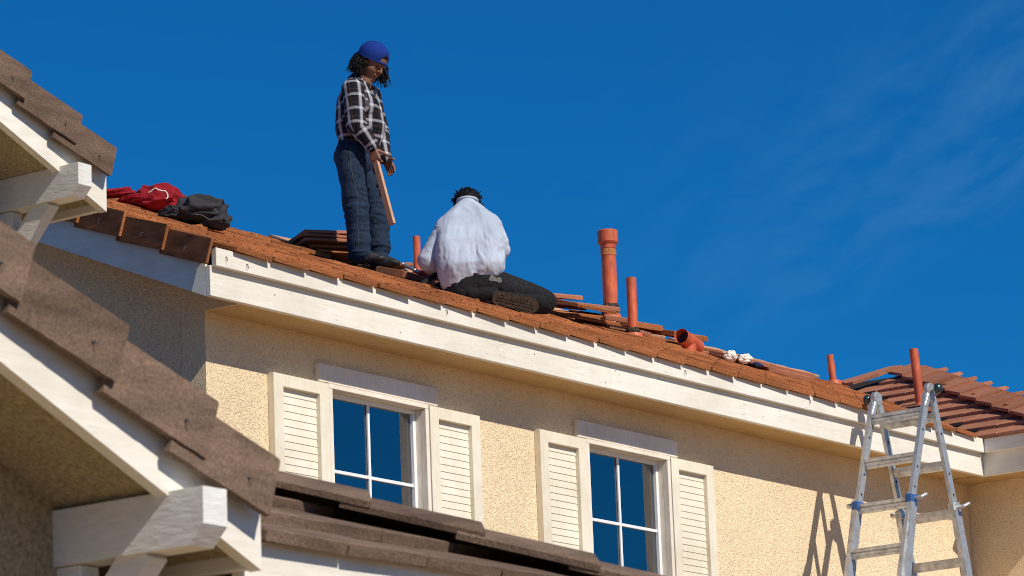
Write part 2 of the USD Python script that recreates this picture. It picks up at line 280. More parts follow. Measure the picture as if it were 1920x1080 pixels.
# sloping board of the left gable end
pb = Polygon([(0.040, 0.003), (RIDGE + 0.02, 0.003 + PIT * (RIDGE - 0.02)), (RIDGE + 0.02, 0.235 + PIT * (RIDGE - 0.02)), (0.040, 0.235)])
hp("barge_board", prism(pb, frame((0.0, 0, 0), (0, 1, 0), (0, 0, 1), (1, 0, 0)), 0.02), "white_y", label="shaded sloping white board at the left gable edge")
pb = Polygon([(RIDGE + 0.021, 0.003 + PIT * (RIDGE - 0.02)), (7.0, 0.0), (7.0, 0.235), (RIDGE + 0.021, 0.235 + PIT * (RIDGE - 0.02))])
hp("barge_board", prism(pb, frame((0.0, 0, 0), (0, 1, 0), (0, 0, 1), (1, 0, 0)), 0.02), "white_y")

# ---- roof deck under the tiles
D0 = 0.286
cw = -0.83
vt = [(0.03, 0.04, D0), (UI, 0.04, D0), (UI + RIDGE, RIDGE, D0 + PIT * RIDGE), (0.03, RIDGE, D0 + PIT * RIDGE), (UI, cw, D0), (UI + 3.4, 3.4 + cw, D0 + PIT * 3.4), (17.3, cw, D0), (17.3, 3.4 + cw, D0 + PIT * 3.4), (0.03, 7.0, D0), (17.3, 7.0, D0 + 0.3), (UI + RIDGE, 7.0, D0)]
fc = [(0, 1, 2), (0, 2, 3), (4, 5, 2), (4, 2, 1), (4, 6, 7), (4, 7, 5), (3, 2, 10), (3, 10, 8), (2, 5, 9), (2, 9, 10), (5, 7, 9)]
roof = hp("roof", trimesh.Trimesh(V3(vt), V3(fc), process=False), "felt", label="low pitched roof with a projecting hipped wing")

TW, TL, TT, EXP = 0.357, 0.42, 0.030, 0.36
def tile_mesh(w=TW - 0.017, L=TL, t=TT, nose=0.006, lip=True, rng=RNG, notch=0.0):
    j = lambda s: rng.normal(0, s)
    x0, x1 = -w / 2, w / 2
    top = []
    for (x, y) in ((x0, 0), (x1, 0), (x0, L), (x1, L)):
        sx = 1 if x < 0 else -1; sy = 1 if y == 0 else -1
        jx, jy = j(.0015), j(.0018)
        top += [(x + jx, y + jy, 0.0), (x + jx, y + jy, t - nose), (x + jx + sx * nose * .6, y + jy, t - nose * .4), (x + jx + sx * nose, y + jy + sy * nose, t)]
    ms = [hull(top)]
    if notch > 0:
        a = V3(top).copy(); back = a[:, 1] < L / 2; body = a.copy(); body[back, 1] += 0.045; body[0:0] = 0
        nose_ = a.copy(); nose_[~back, 1] = 0.0455; right = nose_[:, 0] > 0; nose_[right, 0] -= notch
        ms = [hull(body), hull(nose_)]
    if lip: ms.append(trimesh.creation.box(bounds=[(x1 - 0.004, 0.030, 0.001), (x1 + 0.0165, L - 0.01, t * 0.55)]))
    return join(ms)
def roof_frame(o, ea, up):
    """Frame of a tile lying on a slope: ea along the eave, up along the slope."""
    ea, up = np.asarray(ea, float), np.asarray(up, float); ea /= np.linalg.norm(ea); up = up - ea * up.dot(ea); up /= np.linalg.norm(up)
    return frame(o, ea, up, np.cross(ea, up))
def rot_local(rx=0, ry=0, rz=0): return trimesh.transformations.euler_matrix(rx, ry, rz)

TILT = math.asin(0.030 / EXP)
def lay_tile(o, ea, up, rng, skew=0.035, roll=0.022, mat="tile_orange", name="roof_tile", parent=roof, jit=1.0, L=TL, w=TW - 0.017, **k):
    m = tile_mesh(w=w, L=L, notch=max(0.0, rng.normal(.011, .008)) if mat == "tile_orange" else 0.0)
    m.apply_transform(rot_local(-TILT + rng.normal(0, .006) * jit, roll + rng.normal(0, .008) * jit, -skew + rng.normal(0, .006) * jit))
    T = roof_frame(o, ea, up); T[:3, 3] += T[:3, 2] * (0.002 + TT * 1.02) + T[:3, 1] * rng.normal(0, .004) * jit
    m.apply_transform(T); return hp(name, m, mat, parent, **k)
EA, UPS = V3([1.0, 0, 0]), V3([0, math.cos(ANG), math.sin(ANG)])
rng = np.random.default_rng(11)
stray = []                                             # tiles past the 300 that show largest
REM = {6: [(3.3, 4.9), (6.6, 7.5), (8.8, 9.6)], 7: [(3.2, 5.2), (6.4, 8.2), (8.8, 10.4)], 8: [(4.4, 5.4), (7.0, 8.8), (9.6, 10.8)]}
for r in range(10):
    d = 0.3325 * r - 0.064
    umax = UI + d
    off = 0.178 if r % 2 else 0.0
    k = 0
    while True:
        u = 0.16 + TW / 2 + TW * k - (off if r % 2 else 0); k += 1
        if u + TW / 2 > umax + 0.05: break
        if u < 0.13: continue
        if any(a < u < b for a, b in REM.get(r, [])): continue
        lay_tile((u, d, D0 + PIT * d), EA, UPS, rng)
# the projecting wing: short courses between valley and hip, seen from their ends
EAW, UPW = V3([0, -1.0, 0]), V3([math.cos(ANG), 0, math.sin(ANG)])
for r in range(10):
    d = 0.3325 * r - 0.045
    vtop, vbot = d + 0.22, d + cw + 0.02
    edges = list(np.arange(vtop - (0.16 if r % 2 else 0.0), vbot, -TW)) + [vbot]
    if r % 2: edges = [vtop] + edges
    for a, b in zip(edges, edges[1:]):
        if a - b < 0.05: continue
        if r == 9 and a > vtop - .3: continue
        lay_tile((UI + d, (a + b) / 2, D0 + PIT * d), EAW, UPW, rng, mat="tile_brown", skew=0.0, roll=0.0, jit=0.25, w=(a - b) - 0.008)
# the front slope of the wing, round the corner from the street view
field = []
for r in range(9):
    d = 0.3325 * r - 0.045; u = UI + d + 0.10 + (0.18 if r % 2 else 0)
    while u < 17.0:
        m = tile_mesh(w=TW - 0.017); m.apply_transform(rot_local(-TILT, 0, 0)); T = roof_frame((u + TW / 2, cw + d, D0 + PIT * d), EA, UPS); T[:3, 3] += T[:3, 2] * 0.032; m.apply_transform(T); field.append(m); u += TW
tag(hp("roof_tile_field", field, "tile_orange", roof), kind="stuff")
hp("fascia_board", box((UI - 0.0015, -0.872, 0.184), (17.0, -0.8505, 0.300), 0.003), "white_x")
# hip tiles: a bent tile over the hip, one per course
def angle_tile(L, wing, t, fold, taper=0.012):
    """Two wings meeting at a ridge: local x across, y along the ridge (butt at 0), z up; fold is the drop of each wing."""
    ms = []
    for s in (-1, 1):
        d = V3([s * math.cos(fold), 0, -math.sin(fold)]); n = V3([s * math.sin(fold), 0, math.cos(fold)])
        P = []
        for y in (0, L):
            wd = wing - (taper if y else 0)
            for a, h in ((0, 0), (0, t), (wd, 0), (wd, t * .8), (wd - .004, t)):
                P.append(d * a + n * h + V3([0, y, 0]) if a else V3([0, y, h * (1.0 / math.cos(fold)) if h else 0]))
        ms.append(hull(P))
    return join(ms)
hipdir = V3([1.0, 1.0, PIT]); hipdir /= np.linalg.norm(hipdir)
side = np.cross(hipdir, [0, 0, 1.0]); side /= np.linalg.norm(side); hn = np.cross(side, hipdir)
fold = math.acos(min(1, abs(np.dot(hn, V3([-math.sin(ANG), 0, math.cos(ANG)]))))) 
for i in range(10):
    d = 0.3325 * i + 0.02
    m = angle_tile(0.56, 0.235, 0.027, fold + 0.03)
    m.apply_transform(rot_local(-0.050 + rng.normal(0, .004), rng.normal(0, .012), rng.normal(0, .015)))
    o = V3([UI + d, cw + d, D0 + PIT * d + 0.105]); m.apply_transform(frame(o, side, hipdir, hn))
    hp("hip_tile", m, "tile_brown", roof)
# ridge tiles along the main ridge, some of them off
for i in range(34):
    u = 0.05 + 0.37 * i
    if i in (11, 12, 18, 21, 27): continue
    if u > UI + RIDGE - 0.5: break
    m = angle_tile(0.42, 0.19, 0.022, ANG + 0.05)
    m.apply_transform(rot_local(0.03 + rng.normal(0, .01), rng.normal(0, .02), rng.normal(0, .02)))
    m.apply_transform(frame((u, RIDGE + 0.02, D0 + PIT * RIDGE + 0.052), (0, -1, 0), (1, 0, 0), (0, 0, 1)))
    hp("ridge_tile", m, "tile_pale", roof)
# battens left bare where the courses are off
for d, a, b in ((2.12, 3.4, 4.9), (2.42, 3.3, 5.2), (2.43, 6.5, 8.2), (2.44, 8.8, 10.4), (2.75, 4.4, 5.4), (2.76, 7.0, 8.8), (2.77, 9.6, 10.8)):
    m = box((a, 0, 0), (b, 0.045, 0.022), 0.002); m.apply_transform(frame((0, d, D0 + PIT * d + 0.002), EA, UPS, np.cross(EA, UPS))); hp("batten", m, "felt", roof)
# edge tiles on the left slope: an L of top and hanging side
def edge_tile(L, side_h, top_w, t):
    """local x: into the roof, y: up the slope, z: normal; hanging side at x = 0."""
    a = box((0, 0.0015, -side_h), (t, L, 0.0), 0.004)
    b = box((t + 0.0005, 0, -t), (top_w, L, -0.001), 0.004)
    c = hull([(0, y, z) for y in (0, L) for z in (0.0, -0.01)] + [(t + .02, y, z) for y in (0, L) for z in (0.004, -0.01)] + [(0.006, y, 0.005) for y in (0, L)])
    e = hull([(x, y, z) for x in (0.0015, t - .001) for y in (0.0005, 0.004) for z in (-side_h + .002, -.002)] + [(0.006, -0.003, -side_h + .006), (0.018, -0.003, -.006), (0.006, -0.003, -.006), (0.018, -0.003, -side_h + .006)])
    return a, join([b, c, e])
for i in range(10):
    d = -0.06 + 0.355 * i
    ma, mc = edge_tile(0.43, 0.165, 0.19, 0.024)
    Tr = frame((-0.05 - 0.004 * (i % 2), d, D0 + PIT * d + 0.085), EA, UPS, np.cross(EA, UPS)) @ rot_local(-0.065 + rng.normal(0, .006), 0.0, -0.064)
    ma.apply_transform(Tr); mc.apply_transform(Tr)
    e = hp("edge_tile", ma, "edge_shade", house)
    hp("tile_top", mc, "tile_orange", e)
    nl = V3([-0.05 - 0.004 * (i % 2), d + 0.2, D0 + PIT * (d + 0.2) - 0.02])
    hp("nail", sweep([nl + V3([0.0, 0, 0]), nl + V3([-0.02, 0.0, 0.0]), nl + V3([-0.022, 0.010, -0.028])], 0.0024), "nail_grey", e)

# ---- windows and shutters
for c, nm in WIN:
    g0 = 0.385
    win = hp("window", [box((c - 0.53, 0.300, -0.330), (c + 0.53, 0.349, -0.298)), box((c - 0.53, 0.300, -1.41), (c + 0.53, 0.349, -1.375)),
        box((c - 0.53, 0.3003, -1.3745), (c - 0.495, 0.349, -0.3305)), box((c + 0.495, 0.3003, -1.3745), (c + 0.53, 0.349, -0.3305))], "trim", label="white framed window with four panes")
    hp("reveal", [box((c - 0.53, 0.3495, -0.3305), (c + 0.53, 0.43, -0.300), 0.001), box((c - 0.53, 0.3495, -1.405), (c + 0.53, 0.43, -1.3745), 0.001),
        box((c - 0.53, 0.3495, -1.374), (c - 0.495, 0.43, -0.331), 0.001), box((c + 0.495, 0.3495, -1.374), (c + 0.53, 0.43, -0.331), 0.001)], "trim", win)
    hp("sash", [box((c - 0.4945, 0.388, -0.358), (c + 0.4945, 0.425, -0.331), 0.002), box((c - 0.4945, 0.388, -1.374), (c + 0.4945, 0.425, -1.340), 0.002),
        box((c - 0.4945, 0.388, -1.3395), (c - 0.466, 0.425, -0.3585), 0.002), box((c + 0.466, 0.388, -1.3395), (c + 0.4945, 0.425, -0.3585), 0.002)], "vinyl", win)
    hp("muntin", box((c - 0.011, 0.398, -1.3395), (c + 0.011, 0.412, -0.3585), 0.002), "vinyl", win)
    for s in (-1, 1): hp("muntin", box((c + s * 0.0115, 0.3982, -0.857), (c + s * 0.4655, 0.4118, -0.835), 0.002), "vinyl", win)
    for sx in (-1, 1):
        for a, b in ((-1.3395, -0.8575), (-0.8345, -0.3585)):
            x0, x1 = sorted((c + sx * 0.0115, c + sx * 0.4655)); hp("pane", box((x0, 0.413, a), (x1, 0.417, b), 0), "glass", win)
    cu = []
    for k in range(5): cu.append(tube((c + 0.43 + 0.016 * k, 0.50 + 0.012 * (k % 2), -1.4), (c + 0.43 + 0.016 * k, 0.50 + 0.012 * (k % 2), -0.36), 0.014, 8))
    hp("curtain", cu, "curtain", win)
    hp("window_header", box((c - 0.615, 0.315, -0.292), (c + 0.655, 0.3495, -0.168)), "trim", label="plain flat board above a window")
    for a, b in ((c - 1.098, c - 0.537), (c + 0.540, c + 1.100)):
        f0, f1 = 0.296, 0.3495; st = 0.096; b_ = -1.42; t_ = -0.303
        sh = hp("shutter", [box((a, f0, b_), (a + st, f1, t_)), box((b - st, f0, b_), (b, f1, t_)),
            box((a + st + .0005, f0 + .0005, t_ - 0.082), (b - st - .0005, f1, t_)), box((a + st + .0005, f0 + .0005, b_), (b - st - .0005, f1, b_ + 0.09))], "cream")
        hp("back_panel", box((a + st, 0.338, b_ + 0.09), (b - st, 0.349, t_ - 0.082), 0), "cream", sh)
        z = t_ - 0.0825; n = 0
        while z - 0.0492 > b_ + 0.09:
            lv = hull([(x, y, zz) for x in (a + st + .001, b - st - .001) for y, zz in ((0.3375, z), (0.3312, z - 0.0487), (0.3272, z - 0.0475), (0.3318, z))])
            hp("louver", lv, "cream", sh); z -= 0.0492
# ================================================================== the neighbouring house in front, at the left
NLOC = V3([9.0, 12.0, 0.0])
nb = thing("neighbour_house", "nearer house at the left edge with brown tiled gables and white bracketed barge boards", "house", loc=NLOC)
def npart(name, mesh, mat, parent=nb, **k):
    m = join(mesh) if isinstance(mesh, list) else mesh.copy(); m.apply_translation(-NLOC); return part(name, m, M[mat], parent, **k)
def gable(Yt, zb0, slope, Xe, corners, tslope, tdrop, beam_x, beam_z, Xridge, z_base, depth, lab):
    """One gable end facing the street. zb0 = (X, z) on the bottom of its sloping board; Xe = lower end of the board."""
    zb = lambda X: zb0[1] - slope * (X - zb0[0])
    Yb, Yw = Yt + 0.06, Yt + 0.47
    Xl = 2 * Xridge - Xe
    H = 0.215; ca = 1 / math.hypot(1, slope)
    T = frame((0, Yb + 0.042, 0), (1, 0, 0), (0, 0, 1), (0, -1, 0))
    npart("barge_board", prism(Polygon([(Xe, zb(Xe)), (Xe, zb(Xe) + H), (Xridge, zb(Xridge) + H), (Xridge, zb(Xridge))]), T, 0.042), "white_x", label=f"white sloping board of the {lab} gable")
    mir = lambda X: 2 * Xridge - X
    npart("barge_board", prism(Polygon([(Xl, zb(Xe)), (Xridge - .002, zb(Xridge)), (Xridge - .002, zb(Xridge) + H), (Xl, zb(Xe) + H)]), T, 0.042), "white_x")
    # wall under the overhang
    xr = beam_x[1] + 0.02
    zs = lambda X: zb(X) + 0.03
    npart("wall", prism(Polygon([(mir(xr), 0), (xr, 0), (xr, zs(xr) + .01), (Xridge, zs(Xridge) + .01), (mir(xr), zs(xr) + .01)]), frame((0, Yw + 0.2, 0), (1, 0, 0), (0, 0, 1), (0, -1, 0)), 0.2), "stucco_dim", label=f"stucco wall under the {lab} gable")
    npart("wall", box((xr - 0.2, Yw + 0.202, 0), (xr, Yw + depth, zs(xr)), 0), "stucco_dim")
    # soffit following the slope, both sides
    for s in (1, -1):
        P = [(Xe - 0.035, zs(Xe - 0.035)), (Xridge, zs(Xridge)), (Xridge, zs(Xridge) + 0.02), (Xe - 0.035, zs(Xe - 0.035) + 0.02)]
        P = [(x if s > 0 else mir(x), z) for x, z in P]
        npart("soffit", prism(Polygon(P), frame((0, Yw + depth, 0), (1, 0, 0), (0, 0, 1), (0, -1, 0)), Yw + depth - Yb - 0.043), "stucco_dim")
    # board along the side eave
    npart("fascia_board", box((Xe - 0.033, Yb + 0.0435, zb(Xe) + 0.004), (Xe - 0.0005, Yw + depth, zb(Xe) + 0.2)), "white_y")
    # roof slab
    zr = lambda X: zb(X) + H + 0.015
    P = [(Xe + 0.01, zr(Xe + .01)), (Xridge, zr(Xridge)), (Xl - 0.01, zr(Xe + .01)), (Xl - 0.01, zr(Xe + .01) - 0.02), (Xridge, zr(Xridge) - 0.02), (Xe + 0.01, zr(Xe + .01) - 0.02)]
    rf = npart("roof", prism(Polygon(P), frame((0, Yw + depth, 0), (1, 0, 0), (0, 0, 1), (0, -1, 0)), Yw + depth - Yb - 0.05), "tile_old", label=f"brown tiled roof of the {lab} gable")
    # edge tiles with hanging sides
    n = 8
    dx, dz = corners[1][0] - corners[0][0], corners[1][1] - corners[0][1]
    cs = [(corners[0][0] - dx * k, corners[0][1] - dz * k) for k in range(n, 0, -1)] + list(corners)
    ta = math.atan(tslope); ex, ez = V3([math.cos(ta), 0, -math.sin(ta)]), V3([math.sin(ta), 0, math.cos(ta)])
    for k, (cx, cz) in enumerate(cs):
        if cx - 0.4 < Xridge: continue
        L = 0.405; t = 0.021; h = tdrop; nose = 0.007
        j = lambda s: RNG.normal(0, s)
        P = [(-L, -h)] + [(-L + (L - .01) * q_, -h + j(.0006)) for q_ in np.linspace(.05, .97, 16)] + [(-0.004 + j(.002), -h), (0, -h + .006)] + [(j(.0006), -h + .006 + (h - .016) * q_) for q_ in np.linspace(.12, .9, 7)] + [ (0, -nose), (-nose * .5, -nose * .2), (-nose * 1.4, 0)] + [(-nose * 1.4 - (L - .02) * q_, j(.0004)) for q_ in np.linspace(.06, .96, 14)] + [(-L, 0)]
        side = prism(Polygon(P), frame((0, t, 0), (1, 0, 0), (0, 0, 1), (0, -1, 0)), t)
        top = box((-L, t + .0005, -t), (-0.001, 0.21, -0.0005), 0.004)
        m = join([side, top]); m.apply_transform(rot_local(0, 0, -0.045 + j(.006)) @ rot_local(j(.012), 0, 0))
        T2 = frame((cx, Yt - 0.003, cz), ex, (0, 1, 0), ez); m.apply_transform(T2)
        e = npart("edge_tile", m, "tile_old", rf)
        q = T2 @ V3([-0.105 + j(.006), 0.001, -h * 0.62, 1]); q = q[:3]
        npart("nail", [lathe(q, [(0, 0), (0.0045, 0), (0.0045, 0.002), (0, 0.003)], 8, axis=(0, -1, 0.0)), sweep([q, q + V3([0.001, -0.008, -0.003]), q + V3([0.002, -0.010, -0.014])], 0.0018)], "nail_grey", rf)
    # bracket: beam, brace and wall leg
    (x0, x1), (z0, z1) = beam_x, beam_z; y0 = Yt - 0.06
    prof = Polygon([(y0, z1), (y0, z0 + 0.052), (y0 + 0.05, z0), (Yw + 0.01, z0), (Yw + 0.01, z1)])
    bm = npart("bracket_beam", prism(prof, frame((x0, 0, 0), (0, 1, 0), (0, 0, 1), (1, 0, 0)), x1 - x0), "white_new", label=f"rough white bracket beam carrying the {lab} gable edge")
    bx0, bx1 = x0 + 0.014, x1 - 0.008
    p0 = V3([(bx0 + bx1) / 2, y0 + 0.235, z0 + 0.02]); p1 = V3([(bx0 + bx1) / 2, Yw + 0.03, z0 - 0.33])
    npart("brace", bar(p0, p1, bx1 - bx0, 0.098, up=(0, -1, 1)), "white_new", bm)
    npart("wall_leg", box((bx0, Yw - 0.085, z0 - 0.50), (bx1, Yw + 0.02, z0 - 0.002)), "white_new", bm)
gable(6.5, (6.883, 3.575), 0.43, 7.887, [(7.302, 3.72), (7.653, 3.564), (7.903, 3.439)], 0.345, 0.168, (7.511, 7.607), (3.165, 3.316), 4.7, 0, 4.4, "lower")
gable(12.0, (12.668, 6.379), 0.42, 13.401, [(12.825, 6.641), (13.174, 6.493), (13.413, 6.378)], 0.320, 0.155, (13.071, 13.164), (6.078, 6.236), 9.9, 0, 10.0, "upper")
# low hipped roof beside the lower gable
EY, XC, ZE = 6.6, 9.685, 3.215; XL0 = 7.935; PX = 0.31
yr = 1.75
v = [(XL0, EY + .05, ZE + .004), (XC - .03, EY + .05, ZE + .004), (XC - yr, EY + yr, ZE + PIT * yr), (XL0 - .4, EY + yr, ZE + PIT * yr), (XC - .03, EY + 4.2, ZE + .004), (XL0 - .4, EY + 4.2, ZE + PIT * yr)]
low = npart("roof", trimesh.Trimesh(V3(v), V3([(0, 1, 2), (0, 2, 3), (1, 4, 2), (2, 4, 5), (2, 5, 3)]), process=False), "felt", label="low hipped brown roof beside the lower gable")
rng = np.random.default_rng(5)
for r in range(4):
    d = PX * r
    X = XL0 + 0.004; xe = XC - d - 0.02 + (0.0 if r == 0 else 0.02)
    ws = [0.36 if not (r % 2) else 0.19] + [0.36] * 6
    for w in ws:
        if X + 0.05 > xe: break
        w2 = min(w, xe - X)
        m = tile_mesh(w=w2 - 0.006, L=0.40, t=0.036, nose=0.008, rng=rng)
        m.apply_transform(rot_local(-0.10 + rng.normal(0, .006), rng.normal(0, .01), rng.normal(0, .006)))
        T = roof_frame((X + w2 / 2, EY + d, ZE + PIT * d), EA, UPS); T[:3, 3] += T[:3, 2] * 0.018; m.apply_transform(T)
        npart("roof_tile", m, "tile_old", low); X += w2
hd = V3([-1.0, 1.0, PIT]); hd /= np.linalg.norm(hd); sd = np.cross(hd, [0, 0, 1.0]); sd /= np.linalg.norm(sd); hh = np.cross(sd, hd)
fo = math.acos(min(1, np.dot(hh, V3([0, -math.sin(ANG), math.cos(ANG)]))))
for i in range(5):
    d = 0.563 - 0.2445 * (i - 0)
    if d < -0.2: continue
    m = angle_tile(0.45, 0.185, 0.024, fo + 0.05, taper=0.01)
    m.apply_transform(rot_local(-0.055, rng.normal(0, .015), rng.normal(0, .01)))
    m.apply_transform(frame(V3([XC - d, EY + d, 3.25 + PIT * d + 0.072]), sd, hd, hh)); npart("hip_tile", m, "tile_old", low)
for i in range(1, 4):
    d = 0.563 + 0.2445 * i
    m = angle_tile(0.45, 0.185, 0.024, fo + 0.05, taper=0.01); m.apply_transform(rot_local(-0.055, 0, 0)); m.apply_transform(frame(V3([XC - d, EY + d, 3.25 + PIT * d + 0.072]), sd, hd, hh)); npart("hip_tile", m, "tile_old", low)
npart("fascia_board", box((7.8895, EY + 0.030, 2.99), (XC, EY + 0.070, 3.243)), "white_x", label="white board under the low brown roof")
npart("fascia_board", box((XC - 0.035, EY + 0.0965, 2.99), (XC, EY + 4.2, 3.222)), "white_y")
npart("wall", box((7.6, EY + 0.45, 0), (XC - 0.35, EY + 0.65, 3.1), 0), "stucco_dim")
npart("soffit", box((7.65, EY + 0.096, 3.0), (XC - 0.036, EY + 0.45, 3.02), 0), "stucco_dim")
# ================================================================== ladder
HL = V3([XL, YF, 0.0])
def hthing(name, label, cat, group=None, at=(0, 0, 0)):
    """A thing near the tan house; its meshes are given in the house's own u, v, w."""
    o = HL + V3([at[0], at[1], Z0 + at[2]]); t = thing(name, label, cat, group, loc=o); OFF[str(t.GetPath())] = V3(at, float); return t
OFF = {}
def tp(name, mesh, mat, t, **k):
    root = str(t.GetPath()).split("/")[2]; m = join(mesh) if isinstance(mesh, list) else mesh.copy(); m.apply_translation(-OFF["/World/" + root]); return part(name, m, M[mat] if isinstance(mat, str) else mat, t, **k)
M["green_knob"] = simple("dark_green_knob", (0.012, 0.035, 0.035), 0.25, 0.0, 0.6)
M["blue_lock"] = simple("blue_plastic_lock", (0.03, 0.10, 0.30), 0.4)
M["dark_hole"] = simple("dark_hole", (0.02, 0.02, 0.02), 0.8)
lad = hthing("step_ladder", "tall aluminium folding ladder standing against the eave at the right", "ladder", at=(7.6, -0.43, -Z0 + 0.02))
VF, VN = -0.2, -0.67
fr = lambda w: 7.60 + 0.378 * (w - 0.352)
bk = lambda w: 7.665 - 0.285 * (w - 0.33)
wbot = -Z0 + 0.025
for v_, sgn in ((VF, 1), (VN, -1)):
    for leg, nm in ((fr, "front"), (bk, "back")):
        top = V3([leg(0.30), v_, 0.30]); mid = V3([leg(-0.66), v_, -0.66])
        rl = tp("rail", bar(top, V3([leg(-1.15), v_, -1.15]), 0.030, 0.066, up=(1, 0, 0.3), bev=0.0), "alu", lad)
        s = (leg(-1.15) - leg(-0.50)) / 0.65 * 0.80
        o0 = V3([leg(-0.50), v_ - sgn * -0.006, -0.50]); o1 = o0 + V3([s, sgn * 0.01, -1.0]) * 0.45; o2 = V3([o1[0] + s * (o1[2] - wbot) * 0.92, o1[1], wbot])
        tp("outer_rail", [bar(o0, o1, 0.045, 0.084, up=(1, 0, 0.3), bev=0.0), bar(o1, o2, 0.045, 0.084, up=(1, 0, 0.3), bev=0.0)], "alu", lad)
        d = V3([leg(-1.0) - leg(0.0), 0, -1.0]); d /= np.linalg.norm(d)
        for wq in (0.02, -0.28, -0.44):
            q = V3([leg(wq), v_ + sgn * 0 - 0.0155, wq]); tp("hole", lathe(q, [(0, 0), (0.010, 0), (0.010, 0.0016), (0, 0.0016)], 12, axis=(0, -1, 0)), "dark_hole", rl)
        for k in range(8):
            q = V3([leg(0.26 - 0.035 * k) + 0.018 * (-1) ** k, v_ - 0.0152, 0.26 - 0.035 * k]); 
            if k % 2 == 0: tp("rivet", lathe(q, [(0, 0), (0.004, 0), (0.003, 0.0025), (0, 0.003)], 8, axis=(0, -1, 0)), "steel", rl)
    # hinge: two curved plates round a disc, and a release knob
    hc = V3([7.635, v_, 0.345])
    tp("hinge", [lathe(hc + V3([0, 0.022, 0]), [(0, 0), (0.052, 0), (0.056, 0.006), (0.056, 0.036), (0.052, 0.044), (0, 0.044)], 24, axis=(0, -1, 0)),
        bar(hc + V3([-0.005, 0, 0.0]), V3([fr(0.20), v_, 0.20]), 0.040, 0.052, up=(1, 0, 0.3), bev=0.01), bar(hc + V3([0.005, 0, 0.0]), V3([bk(0.20), v_, 0.20]), 0.036, 0.050, up=(1, 0, 0.3), bev=0.01)], "alu", lad)
    kc = hc + V3([0.0, 0.078 * sgn, 0.004])
    kn = tp("release_knob", lathe(kc, [(0, -0.034)] + [(0.040 * math.sin(a), -0.034 * math.cos(a)) for a in np.linspace(0.25, math.pi - 0.25, 9)] + [(0, 0.034)], 20, axis=(0, sgn, 0)), "green_knob", lad)
    tp("stem", tube(hc + V3([0, 0.02 * sgn, 0]), kc, 0.016, 12), "steel", kn)
def rung(leg, w, low=False):
    a, b = V3([leg(w), VF, w]), V3([leg(w), VN, w]); s = -1 if leg is fr else 1
    pr = Polygon([(-0.030, 0.030), (0.022, 0.036), (0.026, 0.030), (0.020, 0.010), (0.014, 0.006), (0.020, 0.0), (0.012, -0.022), (0.018, -0.026), (0.010, -0.040), (-0.012, -0.040), (-0.026, -0.008)])
    T = frame(V3([a[0], VN + 0.0155, a[2]]), (-1.0 * (1 if leg is fr else -1), 0, 0), (0, 0, 1), np.cross((-1.0 * (1 if leg is fr else -1), 0, 0), (0, 0, 1)))
    m = prism(pr, T, (VF - VN) - 0.031)
    lo = m.bounds[0][1]; m.apply_translation((0, VN + 0.0155 - lo, 0))
    return tp("rung", m, "alu", lad)
for k in range(6):
    w = 0.165 - 0.362 * k
    rung(fr, w); rung(bk, w - 0.015)
for leg, v_, sg in ((fr, VF, 1), (fr, VN, -1), (bk, VN, -1), (bk, VF, 1)):
    w = -0.535; c = V3([leg(w), v_, w])
    lk = tp("lock_collar", box(c + V3([-0.052, -0.031, -0.034]), c + V3([0.052, 0.031, 0.034]), 0.008), "blue_lock" if leg is fr else "alu", lad)
    tp("lock_hook", sweep([c + V3([0, sg * 0.03, 0.0]), c + V3([0.0, sg * 0.085, 0.004]), c + V3([0.03, sg * 0.105, 0.022]), c + V3([0.055, sg * 0.10, 0.028])], 0.013), "alu", lk)
for leg in (fr, bk):
    for v_ in (VF, VN):
        s = (leg(-1.15) - leg(-0.50)) / 0.65
        o0u = leg(-0.50) + s * 0.80 * 0.45; e = o0u + s * 0.8 * 0.92 * (-0.95 - wbot)
        tp("foot", box((e - 0.05, v_ - 0.04, wbot - 0.004), (e + 0.05, v_ + 0.04, wbot + 0.03), 0.006), "dark_hole", lad)

# ================================================================== pipes through the roof (parts of the house)
def roofw(v, zt=0.352): return zt + PIT * v
def flash(u, v, r0, r1, h, mat="red_pipe", wing=False):
    return lathe((u, v, roofw(v) - 0.04), [(0, 0), (r1, 0), (r1 * 0.85, 0.05), (r0 * 1.12, h), (r0 * 0.9, h + 0.01), (0, h + 0.01)], 24)
u, v = 8.60, 2.9; w = roofw(v)
p = hp("vent_pipe", tube((u, v, w - 0.06), (u, v, w + 0.69), 0.063, 28), "red_pipe", label="tall red vent pipe with a collared cap")
hp("cap", [lathe((u, v, w + 0.665), [(0, 0), (0.067, 0), (0.070, 0.03), (0.082, 0.045), (0.088, 0.055), (0.088, 0.150), (0.080, 0.158), (0.072, 0.150), (0.072, 0.10), (0, 0.10)], 28)], "red_pipe", p)
hp("cap_band", lathe((u, v, w + 0.600), [(0.060, 0), (0.0665, 0.002), (0.0668, 0.055), (0.060, 0.058)], 28), "tile_orange", p)
hp("flashing", flash(u, v, 0.063, 0.13, 0.15), "red_pipe", p)
sl = trimesh.creation.icosphere(3, 1.0); sl.apply_scale((0.080, 0.080, 0.085)); sl.vertices += sl.vertex_normals * (fbm(sl.vertices * 26, 3, 4)[:, None] - .5) * 0.028; sl.apply_translation((u, v, w + 0.13)); hp("sealant", sl, "tar", p, smooth=True)
u, v = 7.585, 2.0; w = roofw(v)
p = hp("vent_pipe", tube((u, v, w - 0.06), (u + 0.008, v, w + 0.475), 0.041, 24), "red_pipe", label="short plain red vent pipe beside the tall one")
sl = trimesh.creation.icosphere(3, 1.0); sl.apply_scale((0.058, 0.058, 0.045)); sl.vertices += sl.vertex_normals * (fbm(sl.vertices * 30, 3, 9)[:, None] - .5) * 0.02; sl.apply_translation((u, v, w + 0.03)); hp("sealant", sl, "tar", p, smooth=True)
hp("flashing", flash(u, v, 0.043, 0.09, 0.03), "red_pipe", p)
